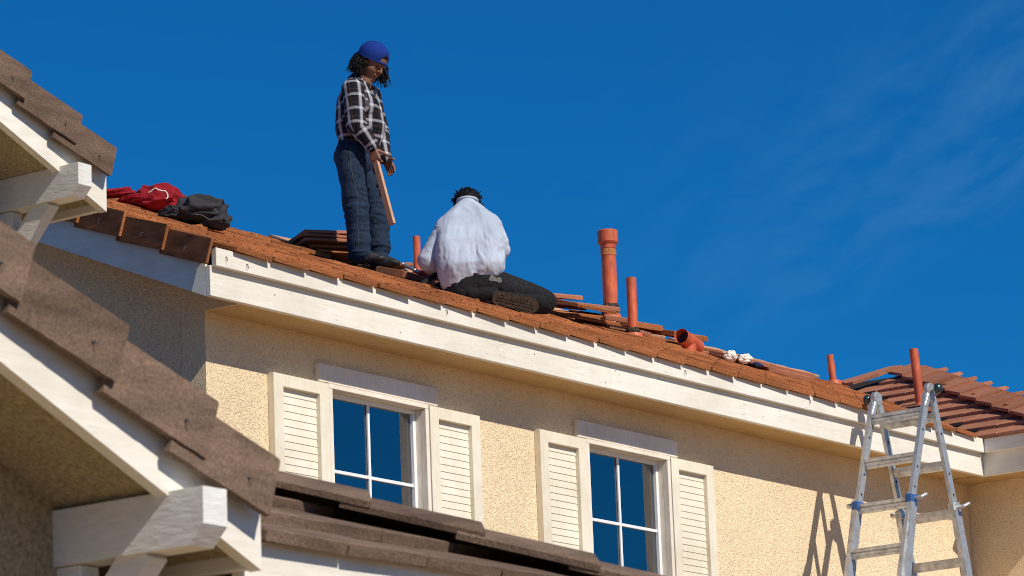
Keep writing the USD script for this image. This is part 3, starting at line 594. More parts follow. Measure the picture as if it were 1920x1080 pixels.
# leaning pipes at the right and the one behind the sitting man
lean = -RIGHT[:2] * 0.075
u, v = 12.336, 3.0; w = roofw(v); p = hp("vent_pipe", tube((u, v, w - 0.05), (u + lean[0] * .26, v + lean[1] * .26, w + 0.255), 0.033, 20), "red_pipe", label="thin red pipe leaning left, by the valley")
hp("flashing", flash(u, v, 0.036, 0.08, 0.03), "red_pipe", p)
u, v = 11.30, 1.50; w = 0.36 + PIT * (u - UI); p = hp("vent_pipe", tube((u, v, w - 0.10), (u + lean[0] * .5, v + lean[1] * .5, w + 0.475), 0.040, 20), "red_pipe", label="thin red pipe leaning left behind the ladder top")
hp("flashing", lathe((u, v, w - 0.08), [(0, 0), (0.085, 0), (0.045, 0.07), (0, 0.075)], 20), "red_pipe", p)
u, v = 6.315, 3.2; w = roofw(v); p = hp("vent_pipe", tube((u, v, w - 0.06), (u, v, w + 0.31), 0.030, 20), "red_pipe", label="thin red pipe behind the sitting man's arm")
hp("flashing", flash(u, v, 0.034, 0.07, 0.03), "red_pipe", p)
# short stub with a sideways hood
u, v = 8.40, 2.0; w = roofw(v) - 0.045
p = hp("vent_hood", lathe((u, v, w - 0.05), [(0, 0), (0.068, 0), (0.062, 0.05), (0.060, 0.145), (0, 0.145)], 24), "red_pipe", label="short red vent stub with a sideways round hood")
ax = V3([0.92, 0.12, -0.14]); ax /= np.linalg.norm(ax); c0 = V3([u - 0.14, v - 0.02, w + 0.135])
an = [i * 2 * math.pi / 28 for i in range(29)]
hp("hood", lathe(c0, [(0.062, 0.0), (0.064, 0.0), (0.064, 0.30), (0.060, 0.30), (0.060, 0.02), (0.062, 0.0)], 28, axis=ax), "red_pipe", p)
hp("inner_pipe", lathe(c0 + ax * 0.07, [(0, 0), (0.05, 0.0), (0.05, 0.02), (0, 0.02)], 20, axis=ax), "dark_hole", p)

# ================================================================== loose tiles and tools on the roof
def loose(u, v, w, ang, tilt=0.0, roll=0.0, L=0.42, W=0.34, t=0.028, mat="tile_brown", label=None, group=None, broken=False):
    th = hthing("loose_tile", label, "roof tile", group, at=(u, v, w))
    if broken:
        P = Polygon([(-W / 2, 0), (W / 2 - .05, 0), (W / 2, 0.06), (W / 2 - .02, L * .55), (W * .2, L * .7), (0.02, L), (-W / 2, L * .86)])
        m = prism(P, np.eye(4), t); m.apply_translation((0, 0, 0))
    else: m = tile_mesh(w=W, L=L, t=t)
    w = w - 0.058
    m.apply_translation((0, -L / 2, 0)); m.apply_transform(rot_local(tilt, roll, 0)); m.apply_transform(rot_local(0, 0, ang)); m.apply_translation((u, v, w))
    tp("slab", m, mat, th); return th
G1 = "tiles stacked behind the standing man"
A1 = math.radians(-122)
for k in range(5):
    lb = ["lowest tile of the stack behind the standing man's legs", "second tile from the bottom of the stack behind the standing man", "middle tile of the stack behind the standing man", "tile just under the top one behind the standing man", "topmost brown tile of the stack behind the standing man"][k]
    loose(4.72 + [0.10, 0.06, -0.03, -0.05, 0.0][k], 2.86 + [.0, .01, 0, .03, .02][k], 1.575 + 0.035 * k, A1 + [0.05, -0.04, 0.02, 0.05, -0.02][k], 0.015, 0.0, L=0.40, W=0.30, mat="tile_orange" if k < 2 else "tile_brown", label=lb, group=G1)
loose(5.05, 2.62, 1.475, A1 + .3, 0.1, 0.0, label="tile lying at the right foot of the standing man, edge towards the street", mat="tile_brown")
loose(4.72, 2.03, 1.235, math.radians(-88), 0.0, 0.30, L=0.62, W=0.26, t=0.05, mat="tile_brown", label="long dark tile with red handled pliers lying on it")
loose(5.00, 1.92, 1.20, math.radians(-70), 0.1, 0.75, L=0.2, W=0.24, label="cracked tile piece propped up left of the sitting man", mat="tile_orange", broken=True)
G2 = "tiles piled right of the sitting man"
loose(7.30, 2.30, 1.375, math.radians(-95), 0.02, 0.30, L=0.60, label="lowest tile of the pile right of the sitting man", mat="tile_orange", group=G2)
loose(7.42, 2.55, 1.475, math.radians(-98), 0.05, 0.28, L=0.55, label="middle tile of the pile right of the sitting man", mat="tile_orange", group=G2)
loose(7.55, 2.80, 1.60, math.radians(-104), 0.03, 0.25, L=0.52, label="topmost tile of the pile right of the sitting man", mat="tile_orange", group=G2)
loose(7.35, 2.05, 1.235, math.radians(-92), 0.01, 0.34, L=0.62, label="tile lying in front of the tall vent pipe", mat="tile_orange")
loose(8.25, 2.65, 1.50, math.radians(-93), 0.02, 0.32, L=0.60, label="tile between the short red pipe and the hooded vent", mat="tile_brown")
loose(8.75, 2.80, 1.60, math.radians(-95), 0.03, 0.20, L=0.42, label="thick sandy tile end right behind the hooded vent", mat="tile_orange", t=0.05)
loose(8.95, 2.25, 1.325, math.radians(-92), 0.02, 0.30, L=0.55, label="dark tile right of the hooded vent stub", mat="tile_brown")
loose(9.40, 2.65, 1.50, math.radians(-94), 0.02, 0.30, L=0.50, label="tile above the white rag", mat="tile_orange")
loose(9.62, 1.98, 1.22, math.radians(-90), 0.0, 0.34, L=0.78, label="long dark tile edge right of the white rag", mat="tile_brown", t=0.04)
loose(10.6, 2.5, 1.42, math.radians(-90), 0.0, 0.36, L=0.6, label="long low tile row lying left of the leaning pipe", mat="tile_orange", t=0.03)
loose(12.72, 2.80, D0 + PIT * 3.12 + 0.15, math.radians(-135), 0.28, 0.29, L=0.58, W=0.25, label="big broken tile propped over the valley beside the leaning pipe", mat="tile_brown", broken=True)
loose(12.50, 3.10, 1.66, math.radians(-120), 0.10, 0.20, L=0.24, W=0.20, label="small broken chunk beside the foot of the leaning pipe", mat="tile_orange", broken=True)

loose(7.12, 2.18, 1.43, math.radians(-92), 0.02, 0.33, L=0.50, label="sandy tile at the bottom left of the pile beside the sitting man's knee", mat="tile_orange", group=G2)
loose(7.62, 2.50, 1.56, math.radians(-99), 0.04, 0.26, L=0.50, label="reddish tile second from the top of the pile right of the sitting man", mat="tile_brown", group=G2, t=0.034)
loose(7.46, 2.78, 1.665, math.radians(-101), 0.05, 0.22, L=0.55, label="dark topmost slab leaning on the pile right of the sitting man", mat="tile_brown", group=G2, t=0.036)
loose(8.05, 2.62, 1.545, math.radians(-95), 0.03, 0.28, L=0.46, label="tile standing proud just left of the hooded vent", mat="tile_brown", t=0.040)
loose(9.15, 2.62, 1.555, math.radians(-96), 0.02, 0.26, L=0.44, label="raised tile end behind the white rag", mat="tile_orange", t=0.045)
loose(9.05, 1.90, 1.215, math.radians(-92), 0.0, 0.32, L=0.50, label="dark tile edge just above the white rag's right end", mat="tile_brown", t=0.040)
loose(10.25, 2.30, 1.375, math.radians(-93), 0.0, 0.33, L=0.62, label="long tile in the last bare strip before the valley", mat="tile_brown", t=0.036)
loose(5.75, 2.55, 1.47, math.radians(-95), 0.02, 0.3, L=0.5, label="tile lying behind the sitting man's left elbow", mat="tile_orange")

# pliers and pry bar
M["red_grip"] = simple("red_rubber_grip", (0.62, 0.012, 0.02), 0.4)
pl = hthing("pliers", "pliers with red handles lying on a dark tile", "pliers", at=(4.74, 2.0, 1.24))
b0 = V3([4.62, 2.0, 1.270]); dr = V3([0.93, -0.20, -0.29]); dr /= np.linalg.norm(dr); sd_ = np.cross(dr, [0, 0, 1.0])
tp("jaws", [sweep([b0 - dr * 0.05, b0 + dr * 0.07], 0.012), sweep([b0 + dr * 0.07, b0 + dr * 0.10], 0.017)], "steel", pl)
for s in (-1, 1): tp("handle", sweep([b0 + dr * 0.10, b0 + dr * 0.17 + sd_ * s * 0.03 + V3([0, 0, .012]), b0 + dr * 0.30 + sd_ * s * 0.035 + V3([0, 0, .012])], 0.016), "red_grip", pl)
# white and blue rag
M["rag_white"] = simple("white_cloth", (0.70, 0.66, 0.56), 0.9)
M["rag_blue"] = simple("blue_cloth", (0.03, 0.06, 0.16), 0.9)
def crumple(center, radii, seed, freq=5.0, amp=0.3, sub=4):
    m = trimesh.creation.icosphere(sub, 1.0); n = m.vertices.copy(); r = 1 + amp * (np.abs(fbm(n * freq * .35 + seed, 4, seed) - .5) * 4 - 0.8); r += amp * .5 * (fbm(n * freq + 3, 3, seed + 5) - .5)
    m.vertices = n * r[:, None] * V3(radii) + V3(center); return m
rag = hthing("rag", "white and blue rag left on the tiles", "rag", at=(8.80, 1.75, 1.10))
tp("cloth", [crumple((8.70, 1.79, 1.135), (0.075, 0.06, 0.05), 3, 3, .3), crumple((8.84, 1.74, 1.13), (0.085, 0.06, 0.045), 8, 3, .3)], "rag_white", rag, smooth=True)
tp("blue_cloth", [crumple((8.90, 1.82, 1.155), (0.06, 0.04, 0.035), 5, 6, .5), crumple((9.00, 1.72, 1.10), (0.09, 0.03, 0.02), 6, 6, .5)], "rag_blue", rag, smooth=True)
# ================================================================== people
E1 = V3([math.cos(YAW), -math.sin(YAW), 0.0]); E2 = V3([math.sin(YAW), math.cos(YAW), 0.0]); ROT = -math.degrees(YAW)
def rthing(name, label, cat, u, v, w, group=None):
    """A thing whose local x runs to the right along the street side, y away from the street, z up."""
    return thing(name, label, cat, group, loc=HL + V3([u, v, Z0 + w]), rotz=ROT)
def ball(c, r, sub=2): 
    m = trimesh.creation.icosphere(sub, 1.0).vertices * (V3(r) if np.ndim(r) else r); return m + V3(c)
def bone(a, ra, b, rb, sub=2): return m3.Manifold.hull_points(np.vstack([ball(a, ra, sub), ball(b, rb, sub)]).astype(np.float32))
def blob(items, sub=2): return m3.Manifold.hull_points(np.vstack([ball(c, r, sub) for c, r in items]).astype(np.float32))
def union(ms): return m3.Manifold.batch_boolean(ms, m3.OpType.Add)
def to_tm(m): return trimesh.Trimesh(*m3arr(m), process=True)
def to_mf(t): return m3.Manifold(m3.Mesh(np.asarray(t.vertices, np.float32), np.asarray(t.faces, np.uint32)))
def soft(m, res=0.012, it=8):
    t = to_tm(m.refine_to_length(res)); trimesh.smoothing.filter_taubin(t, lamb=0.5, nu=0.52, iterations=it); return t
def folds(t, amp, freq, seed, ridge=True, mask=None):
    """Cloth folds: ridged noise along the normals."""
    n = t.vertex_normals; p = t.vertices * V3(freq)
    p = p + (fbm(p * 0.6 + 7, 2, seed + 3)[:, None] - .5) * 1.6
    a = fbm(p + seed, 4, seed)
    h = (1 - np.abs(a - .5) * 4) if ridge else (a - .5) * 2
    t.vertices = t.vertices + n * (amp * h * (1 if mask is None else mask))[:, None]; return t
def seg_uv(t, segs):
    """Per face corner cloth coordinates: round and along the nearest limb."""
    c = t.triangles_center; best = None
    ds = []
    for a, b, r, ref in segs:
        a, b = V3(a, float), V3(b, float); d = b - a; L = np.linalg.norm(d); d /= L
        s = np.clip((c - a) @ d, 0, L); ds.append(np.linalg.norm(c - a - s[:, None] * d, axis=1) - r)
    idx = np.argmin(ds, 0); uv = np.zeros((len(t.faces), 3, 2))
    for k, (a, b, r, ref) in enumerate(segs):
        f = idx == k
        if not f.any(): continue
        a, b = V3(a, float), V3(b, float); d = b - a; d /= np.linalg.norm(d); x = V3(ref, float) - d * V3(ref, float).dot(d); x /= np.linalg.norm(x); y = np.cross(d, x)
        P = t.vertices[t.faces[f]] - a; an = np.arctan2(P @ y, P @ x); an = an + 2 * np.pi * ((an[:, :1] - an > np.pi).astype(int) - (an - an[:, :1] > np.pi).astype(int))
        uv[f] = np.stack([an * r, P @ d], -1)
    return uv.reshape(-1, 2)
def hand_parts(wrist, fwd, palm, curl, k=1.0, spread=0.10, thumb_side=1, thumb_curl=0.5):
    """Palm, four fingers of different lengths bent at the knuckles, and a thumb; palm = normal out of the palm."""
    f = V3(fwd, float); f /= np.linalg.norm(f); n = V3(palm, float); n -= f * n.dot(f); n /= np.linalg.norm(n); s = np.cross(n, f) * thumb_side
    W = V3(wrist, float); at = lambda a, b, c: W + (f * a + s * b + n * c) * k
    ms = [blob([(at(0.0, 0.014, 0), .019 * k), (at(0.0, -0.014, 0), .019 * k), (at(0.085, 0.030, 0), .013 * k), (at(0.082, -0.030, 0), .012 * k)])]
    for i, (b, L) in enumerate(((0.030, .074), (0.010, .084), (-0.011, .078), (-0.030, .060))):
        p = at(0.085 - abs(b) * .08, b, 0); an = 0.0; rr = .0098 * k
        for j, frac in enumerate((.44, .32, .24)):
            an += curl * (0.7, 1.0, 0.75)[j]; q = p + (f * math.cos(an) + n * math.sin(an) + s * (b * spread * 10) * math.cos(an) * .3) * L * frac * k
            ms.append(bone(p, rr, q, rr * .9, 1)); p, rr = q, rr * .9
    p = at(0.022, 0.030, 0.004); d = f * .62 + s * .72 + n * .25
    for j, L in enumerate((.040, .034, .026)):
        d = d / np.linalg.norm(d); q = p + d * L * k; ms.append(bone(p, (.0145, .0115, .0105)[j] * k, q, (.0115, .0105, .0085)[j] * k, 1)); p = q; d = d + n * thumb_curl * .7 - s * .35 * thumb_curl
    return ms
def head_frame(C, f, roll=0.0):
    f = V3(f, float); f /= np.linalg.norm(f); r = np.cross(f, [0, 0, 1.0]); r /= np.linalg.norm(r); u = np.cross(r, f); return frame(C, f, r, u)
def head_parts(T, k=1.0):
    g = lambda a, b, c: (T @ V3([a * k, b * k, c * k, 1.0]))[:3]
    return [blob([(g(-.022, 0, .035), .090 * k), (g(.022, 0, .040), .080 * k), (g(.0, 0, .0), .078 * k)]),
        blob([(g(.045, .028, -.025), .048 * k), (g(.045, -.028, -.025), .048 * k), (g(.058, 0, -.078), .030 * k), (g(.0, .040, -.05), .036 * k), (g(.0, -.040, -.05), .036 * k)]),
        bone(g(.090, 0, .020), .009 * k, g(.110, 0, -.016), .0125 * k), blob([(g(.096, .014, -.018), .009 * k), (g(.096, -.014, -.018), .009 * k)]),
        blob([(g(.090, .018, -.047), .009 * k), (g(.090, -.018, -.047), .009 * k), (g(.095, 0, -.045), .009 * k)]), blob([(g(.088, .014, -.059), .009 * k), (g(.088, -.014, -.059), .009 * k)]),
        blob([(g(.084, .046, .034), .012 * k), (g(.092, .010, .030), .010 * k)]), blob([(g(.084, -.046, .034), .012 * k), (g(.092, -.010, .030), .010 * k)]),
        blob([(g(.074, .012, -.088), .018 * k), (g(.074, -.012, -.088), .018 * k)])] + \
        [blob([(g(-.012, s * .082, .014), .012 * k), (g(.0, s * .080, -.018), .008 * k), (g(-.016, s * .086, -.004), .010 * k)]) for s in (-1, 1)]
def lock(p, dirs, r0, n=5):
    """A tapering tuft of hair through the given steps."""
    pts = [V3(p, float)]
    for d in dirs: pts.append(pts[-1] + V3(d, float))
    rs = np.linspace(r0, r0 * .25, len(pts)); ms = []
    for (a, ra), (b, rb) in zip(zip(pts, rs), zip(pts[1:], rs[1:])): ms.append(trimesh.Trimesh(*m3arr(bone(a, ra, b, rb, 0)), process=False))
    return join(ms)

M["skin"] = grainy("warm_brown_skin", (0.20, 0.085, 0.048), (0.27, 0.12, 0.070), scale=60.0, bump=0.15, dist=0.002, rough=0.5, rand=0.0, spec=0.4)
M["hair"] = grainy("black_hair", (0.003, 0.0025, 0.0025), (0.009, 0.007, 0.006), scale=240.0, bump=0.8, dist=0.004, rough=0.6, stretch=(1, 1, .2), rand=0.0, spec=0.2)
M["cap_blue"] = grainy("royal_blue_cap", (0.003, 0.022, 0.17), (0.006, 0.038, 0.26), scale=400.0, bump=0.3, dist=0.002, rand=0.0)
M["denim"] = grainy("dark_blue_denim", (0.004, 0.009, 0.022), (0.020, 0.042, 0.082), scale=70.0, bump=0.5, dist=0.003, big=4.5, rand=0.0, stretch=(1, 1, .5), ramp=(.25, .75))
M["thread"] = simple("pale_seam_thread", (0.075, 0.080, 0.085), 0.8)
M["black_cloth"] = grainy("black_work_trousers", (0.005, 0.005, 0.006), (0.018, 0.018, 0.019), scale=60.0, bump=0.5, dist=0.003, big=5.0, rand=0.0)
M["boot"] = grainy("scuffed_black_leather", (0.010, 0.009, 0.009), (0.060, 0.055, 0.050), scale=45.0, bump=0.5, dist=0.003, rough=0.5, rand=0.0)
M["sole"] = grainy("worn_brown_sole", (0.022, 0.014, 0.009), (0.075, 0.048, 0.030), scale=60.0, bump=0.6, dist=0.004, rand=0.0)
M["pale_shirt"] = grainy("pale_blue_shirt", (0.40, 0.46, 0.55), (0.48, 0.54, 0.63), scale=500.0, bump=0.2, dist=0.001, big=2.2, rand=0.0)
M["lumber"] = grainy("raw_pale_lumber", (0.52, 0.28, 0.15), (0.70, 0.42, 0.26), scale=60.0, bump=0.3, dist=0.002, stretch=(1, 1, .12), rand=0.0)
M["red_fleece"] = grainy("dark_red_fleece", (0.16, 0.004, 0.008), (0.30, 0.010, 0.016), scale=220.0, bump=0.5, dist=0.004, rand=0.0)
M["grey_cloth"] = grainy("dark_grey_cloth", (0.022, 0.022, 0.025), (0.050, 0.050, 0.055), scale=220.0, bump=0.4, dist=0.003, rand=0.0)
dk, br, wh, gr = (0.008, 0.009, 0.014), (0.060, 0.032, 0.020), (0.58, 0.58, 0.61), (0.13, 0.13, 0.15)
bands = [(0, dk), (.30, dk), (.301, br), (.41, br), (.411, dk), (.50, dk), (.501, gr), (.56, gr), (.561, wh), (.77, wh), (.771, gr), (.84, gr), (.841, dk), (1, dk)]
bands2 = [(0, dk), (.26, dk), (.261, br), (.36, br), (.361, dk), (.56, dk), (.561, gr), (.60, gr), (.601, (.42, .42, .45)), (.78, (.42, .42, .45)), (.781, dk), (1, dk)]
M["plaid"] = material("plaid_flannel", {"uv": ("uvmap", {"attribute": "st"}), "s": ("vector_math", {"math_type": "scale", "scale": 1 / 0.112}), "x": ("separate_xyz", {}),
    "fu": ("math", {"math_type": "fraction"}), "fv": ("math", {"math_type": "fraction"}), "ru": ("rgb_ramp", {"ramp": bands}), "rv": ("rgb_ramp", {"ramp": bands2}),
    "mx": ("mix", {"mix_type": "mix", "fac": 0.5}), "g": ("geometry", {}), "n": ("noise_texture", {"scale": 300.0, "detail": 3.0}), "rn": ("rgb_ramp", {"ramp": [(0.3, (.75, .75, .75)), (.7, (1.15, 1.15, 1.15))]}),
    "m2": ("mix", {"mix_type": "multiply", "fac": 1.0}), "bp": ("bump", {"strength": .3, "distance": .002}), "p": ("principled_bsdf", {"roughness": 0.9, "specular_ior_level": 0.15})},
    [("uv.UV", "s.vector1"), ("s.vector", "x.vector"), ("x.x", "fu.value1"), ("x.y", "fv.value1"), ("fu.value", "ru.fac"), ("fv.value", "rv.fac"), ("ru.color", "mx.color1"), ("rv.color", "mx.color2"),
     ("g.position", "n.vector"), ("n.fac", "rn.fac"), ("mx.color", "m2.color1"), ("rn.color", "m2.color2"), ("m2.color", "p.base_color"), ("n.fac", "bp.height"), ("bp.normal", "p.normal")], "p.BSDF")

# ---------------- the standing man
A_U, A_V = 4.406, 2.2; A_W = roofw(A_V, 0.36)
man = rthing("person", "standing man in plaid shirt, jeans and blue cap, looking down and holding a wooden stick", "person", A_U, A_V, A_W)
J = dict(pelvis=(-.105, 0, .86), hipR=(-.115, -.085, .82), hipL=(-.05, .085, .85), kneeR=(-.070, -.09, .40), kneeL=(.068, .09, .42), ankR=(-.062, -.10, .06), ankL=(.082, .06, .055),
    neck=(-.015, 0, 1.40), shR=(-.075, -.175, 1.315), shL=(.04, .165, 1.355), elR=(-.055, -.235, 1.035), wrR=(.058, -.205, .858), elL=(.10, .12, 1.09), wrL=(.145, -.02, .815), head=(.058, -.02, 1.562))
J = {k: V3(v, float) for k, v in J.items()}
HT0 = head_frame(J["head"], (.74, -.42, -.66)); HT = HT0 @ np.diag([1.12, 1.12, 1.12, 1.0])
fh = V3([.16, -.02, -.98]); 
rh = hand_parts(J["wrR"] + V3([.004, 0, -.012]), (.22, .02, -.97), (.35, .93, .05), 0.95, 1.0, thumb_side=-1)
lh = hand_parts(J["wrL"] + V3([.004, -.005, -.01]), (.42, -.25, -.87), (-.55, -.75, 0.0), 0.28, 0.98, thumb_side=1)
core = [blob([(J["pelvis"], .105), (V3([-.06, 0, 1.05]), .10), (V3([-.045, .08, 1.28]), .075), (V3([-.055, -.08, 1.26]), .075)]), bone(V3([-.03, 0, 1.32]), .07, J["head"] + V3([-.02, 0, -.06]), .052)]
for s in "RL": core += [bone(J["hip" + s], .080, J["knee" + s], .055), bone(J["knee" + s], .055, J["ank" + s], .040), bone(J["sh" + s], .052, J["el" + s], .038), bone(J["el" + s], .038, J["wr" + s], .027)]
bsk = to_mf(soft(union(core), .014, 6))
hsk = to_mf(soft(union(head_parts(HT0, 1.12)), .007, 3))
part("body", to_tm(union([bsk, hsk] + rh + lh)), M["skin"], man, smooth=50)
g = lambda a, b, c: (HT @ V3([a, b, c, 1.0]))[:3]
for s in (-1, 1): part("eye", trimesh.Trimesh(*m3arr(blob([(g(.0865, s * .027, .010), .0055), (g(.083, s * .038, .009), .0055)])), process=False), M["hair"], man)
for s in (-1, 1): part("eyebrow", trimesh.Trimesh(*m3arr(blob([(g(.099, s * .016, .038), .0035), (g(.091, s * .048, .042), .0035)])), process=False), M["hair"], man)
# shirt
C = lambda *a: V3(a, float)
sh = [blob([(C(-.085, .06, 1.24), .115), (C(-.085, -.07, 1.23), .115), (C(-.01, .04, 1.20), .115), (C(-.01, -.06, 1.20), .115), (C(-.03, .12, 1.33), .05), (C(-.06, -.13, 1.30), .05), (C(-.055, -.01, 1.415), .068), (C(-.085, -.09, 1.345), .060), (C(-.05, .10, 1.36), .055)]),
      blob([(C(-.085, .06, 1.24), .115), (C(-.085, -.07, 1.23), .115), (C(0, .0, 1.20), .125), (C(-.095, .05, 1.08), .125), (C(-.09, -.06, 1.08), .12), (C(.025, 0, 1.06), .125)]),
      blob([(C(-.095, .05, 1.08), .125), (C(-.09, -.06, 1.08), .12), (C(.025, 0, 1.06), .125), (C(-.085, .04, .965), .105), (C(-.085, -.05, .965), .105), (C(.015, 0, .955), .105)])]
sh += [bone(J["shR"], .080, J["elR"], .070), bone(J["elR"], .070, J["wrR"] + C(0, 0, .01), .046), bone(J["shL"], .078, J["elL"], .066), bone(J["elL"], .066, J["wrL"], .044), bone(J["shR"], .075, C(-.04, -.06, 1.34), .065), bone(J["shL"], .072, C(-.03, .06, 1.345), .065)]
t = soft(union(sh), .0085, 7)
folds(t, .006, (9, 9, 5), 2); folds(t, .004, (22, 22, 12), 6)
# open the hem, cuffs and neck
def cut(t, p, n): 
    return t.slice_plane(V3(p, float), V3(n, float))
uv_segs = [(C(-.05, 0, .9), C(-.05, 0, 1.5), .16, (1, 0, 0)), (J["shR"], J["elR"], .082, (1, 0, 0)), (J["elR"], J["wrR"], .066, (1, 0, 0)), (J["shL"], J["elL"], .08, (1, 0, 0)), (J["elL"], J["wrL"], .06, (1, 0, 0))]
part("shirt", t, M["plaid"], man, smooth=True, st=seg_uv(t, uv_segs))
col = [blob([(g2, .012) for g2 in (C(-.085, -.055, 1.440), C(-.075, -.07, 1.405), C(-.02, -.085, 1.410), C(-.03, -.075, 1.430))]), blob([(g2, .012) for g2 in (C(-.085, -.055, 1.440), C(-.095, .05, 1.445), C(-.10, .0, 1.415))]), blob([(g2, .011) for g2 in (C(-.02, -.085, 1.410), C(.045, -.06, 1.380), C(.035, -.07, 1.345), C(-.01, -.09, 1.380))])]
ct = soft(union(col), .008, 3); part("collar", ct, M["plaid"], man, smooth=True, st=seg_uv(ct, uv_segs[:1]))
for nm, w_, d_ in (("cuff", J["wrR"], J["wrR"] - J["elR"]), ("cuff", J["wrL"], J["wrL"] - J["elL"])):
    d_ = d_ / np.linalg.norm(d_); ctm = lathe(w_ - d_ * .035, [(.030, 0), (.047, 0.0), (.049, .02), (.047, .048), (.030, .05)], 20, axis=d_); part(nm, ctm, M["plaid"], man, smooth=40, st=seg_uv(ctm, [(w_ - d_ * .1, w_, .046, (1, 0, 0))]))
for q in ((-.115, -.313, 1.075), (.02, -.14, 1.13)): part("button", lathe(q, [(0, 0), (.006, 0), (.006, .003), (0, .004)], 10, axis=(0, -1, 0)), M["thread"], man)
# jeans
je = [blob([(C(-.105, .055, .86), .115), (C(-.105, -.055, .86), .115), (C(-.085, .045, .955), .095), (C(-.085, -.045, .955), .095), (C(-.03, 0, .94), .09)]), blob([(C(-.135, .05, .84), .10), (C(-.135, -.05, .83), .10), (C(-.06, 0, .80), .11)])]
je += [bone(J["hipR"] + C(0, 0, .0), .108, J["kneeR"], .088), bone(J["kneeR"], .088, C(-.060, -.10, .075), .074), bone(J["hipL"], .108, J["kneeL"], .086), bone(J["kneeL"], .086, C(.075, .06, .075), .072), blob([(C(-.055, -.105, .045), (.085, .07, .045))]), blob([(C(.085, .055, .04), (.08, .068, .045))])]
t = soft(union(je), .009, 7)
z = t.vertices[:, 2]; msk = np.clip(.45 + 1.0 * np.exp(-((z - .40) / .10) ** 2) + 1.2 * np.exp(-((z - .10) / .10) ** 2), 0, 1.6)
folds(t, .014, (4, 4, 13), 4, mask=msk); folds(t, .0025, (18, 18, 22), 9)
part("jeans", t, M["denim"], man, smooth=True)
ms = []
for hp_, kn_, an_, sg in (("hipR", "kneeR", C(-.065, -.10, .08), -1),):
    P = [J[hp_] + C(.01, sg * .118, .08), J[hp_] + C(.006, sg * .118, -.1), J[kn_] + C(.01, sg * .095, .08), J[kn_] + C(.0, sg * .093, -.05), an_ + C(0, sg * .08, .0)]
    Q = []
    for a, b in zip(P, P[1:]): Q += [a + (b - a) * s for s in np.linspace(0, 1, 6)[:-1]]
    q2 = []
    for p in Q + [P[-1]]:
        near, _, _ = trimesh.proximity.closest_point(t, [p]); q2.append(near[0] + C(0, sg * .0005, 0))
    ms.append(sweep(q2, .0018))
part("seam", ms, M["thread"], man)
for s, an_, hd_ in (("R", J["ankR"], (.150, -.045, -.045)), ("L", J["ankL"], (.115, -.06, -.045))):
    a = an_ + C(-.03, 0, -.032); b = an_ + V3(hd_)
    st_ = soft(union([blob([(a, (.042, .042, .034)), (a + C(.03, 0, .045), .04), (b, (.040, .042, .026)), ((a + b) / 2 + C(0, 0, .015), .042)])]), .01, 4); shoe = part("shoe", st_, M["boot"], man, smooth=True)
# cap, worn backwards
R_, Hh = .107, .098
prof = [(0, Hh)] + [(R_ * math.sin(a), Hh * math.cos(a)) for a in np.linspace(.12, math.pi / 2, 14)] + [(R_ * 1.0, -.028), (R_ * .955, -.028), (R_ * .955, 0)] + [(R_ * .95 * math.sin(a), Hh * .94 * math.cos(a)) for a in np.linspace(math.pi / 2, .12, 14)][1:] + [(0, Hh * .94)]
dome_ = trimesh.creation.revolve(np.array(prof[::-1]), sections=40); dome_.merge_vertices(); dome_.fix_normals()
dm = to_mf(dome_); cutc = to_mf(trimesh.creation.cylinder(.036, .3, sections=24)).rotate((0, 90, 0)).scale((1, 1.15, 1.0)).translate((.15, 0, -.002))
strap_cut = dm - cutc if dm.num_tri() else dm
CT = HT @ frame((-.008, 0, .052), (math.cos(.10), 0, math.sin(.10)), (0, 1, 0), (-math.sin(.10), 0, math.cos(.10)))
ctm = to_tm(strap_cut); ctm.apply_transform(CT); cp = part("cap", ctm, M["cap_blue"], man, smooth=35)
pts = [(CT @ V3([R_ * 1.0 * math.cos(a), R_ * 1.0 * math.sin(a), -.020, 1]))[:3] for a in np.linspace(-.5, .5, 9)]
part("strap", sweep(pts, .010), M["cap_blue"], cp)
brim = hull([(-R_ * .6 - dx_, y_, zz) for dx_, yw in ((0, .085), (.04, .085), (.075, .070), (.095, .040)) for y_ in (-yw, yw) for zz in (-.024 - dx_ * .45, -.019 - dx_ * .45)]); brim.apply_transform(CT @ rot_local(0, 0, .5)); part("brim", brim, M["cap_blue"], cp)
for k in range(6):
    az = k * math.pi / 3 + .52; part("seam", sweep([(CT @ V3([(R_ + .0008) * math.sin(a) * math.cos(az), (R_ + .0008) * math.sin(a) * math.sin(az), (Hh + .0008) * math.cos(a), 1]))[:3] for a in np.linspace(.1, 1.45, 9)], .0016), M["cap_blue"], cp)
part("button", lathe((CT @ V3([0, 0, Hh - .002, 1]))[:3], [(0, 0), (.009, 0), (.007, .005), (0, .006)], 12, axis=CT[:3, 2]), M["cap_blue"], cp)
hr = [to_tm(blob([(g(-.075, .02, -.02), .062), (g(-.07, .055, -.045), .045), (g(-.06, -.04, -.04), .055), (g(-.045, .065, -.02), .035), (g(-.075, .03, -.075), .045), (g(-.085, .0, -.055), .055)])).subdivide()]
hr[0].vertices += hr[0].vertex_normals * ((np.abs(fbm(hr[0].vertices * V3((55, 55, 18)), 3, 5) - .5) - .1) * .05)[:, None]
rg = np.random.default_rng(3)
for k in range(420):
    a = rg.uniform(1.15, 5.1); c = rg.uniform(-.05, .02); p = g(.088 * math.cos(a) - .01, .092 * math.sin(a), c); out = HT[:3, 0] * math.cos(a) + HT[:3, 1] * math.sin(a)
    j = lambda s: rg.normal(0, s, 3)
    hr.append(lock(p, [out * .014 + j(.005) + C(0, 0, -.012), out * .007 + j(.007) + C(-.004, 0, -.022), j(.010) + C(-.005, 0, -.022), j(.014) + C(-.005, 0, -.012)], rg.uniform(.003, .0065)))
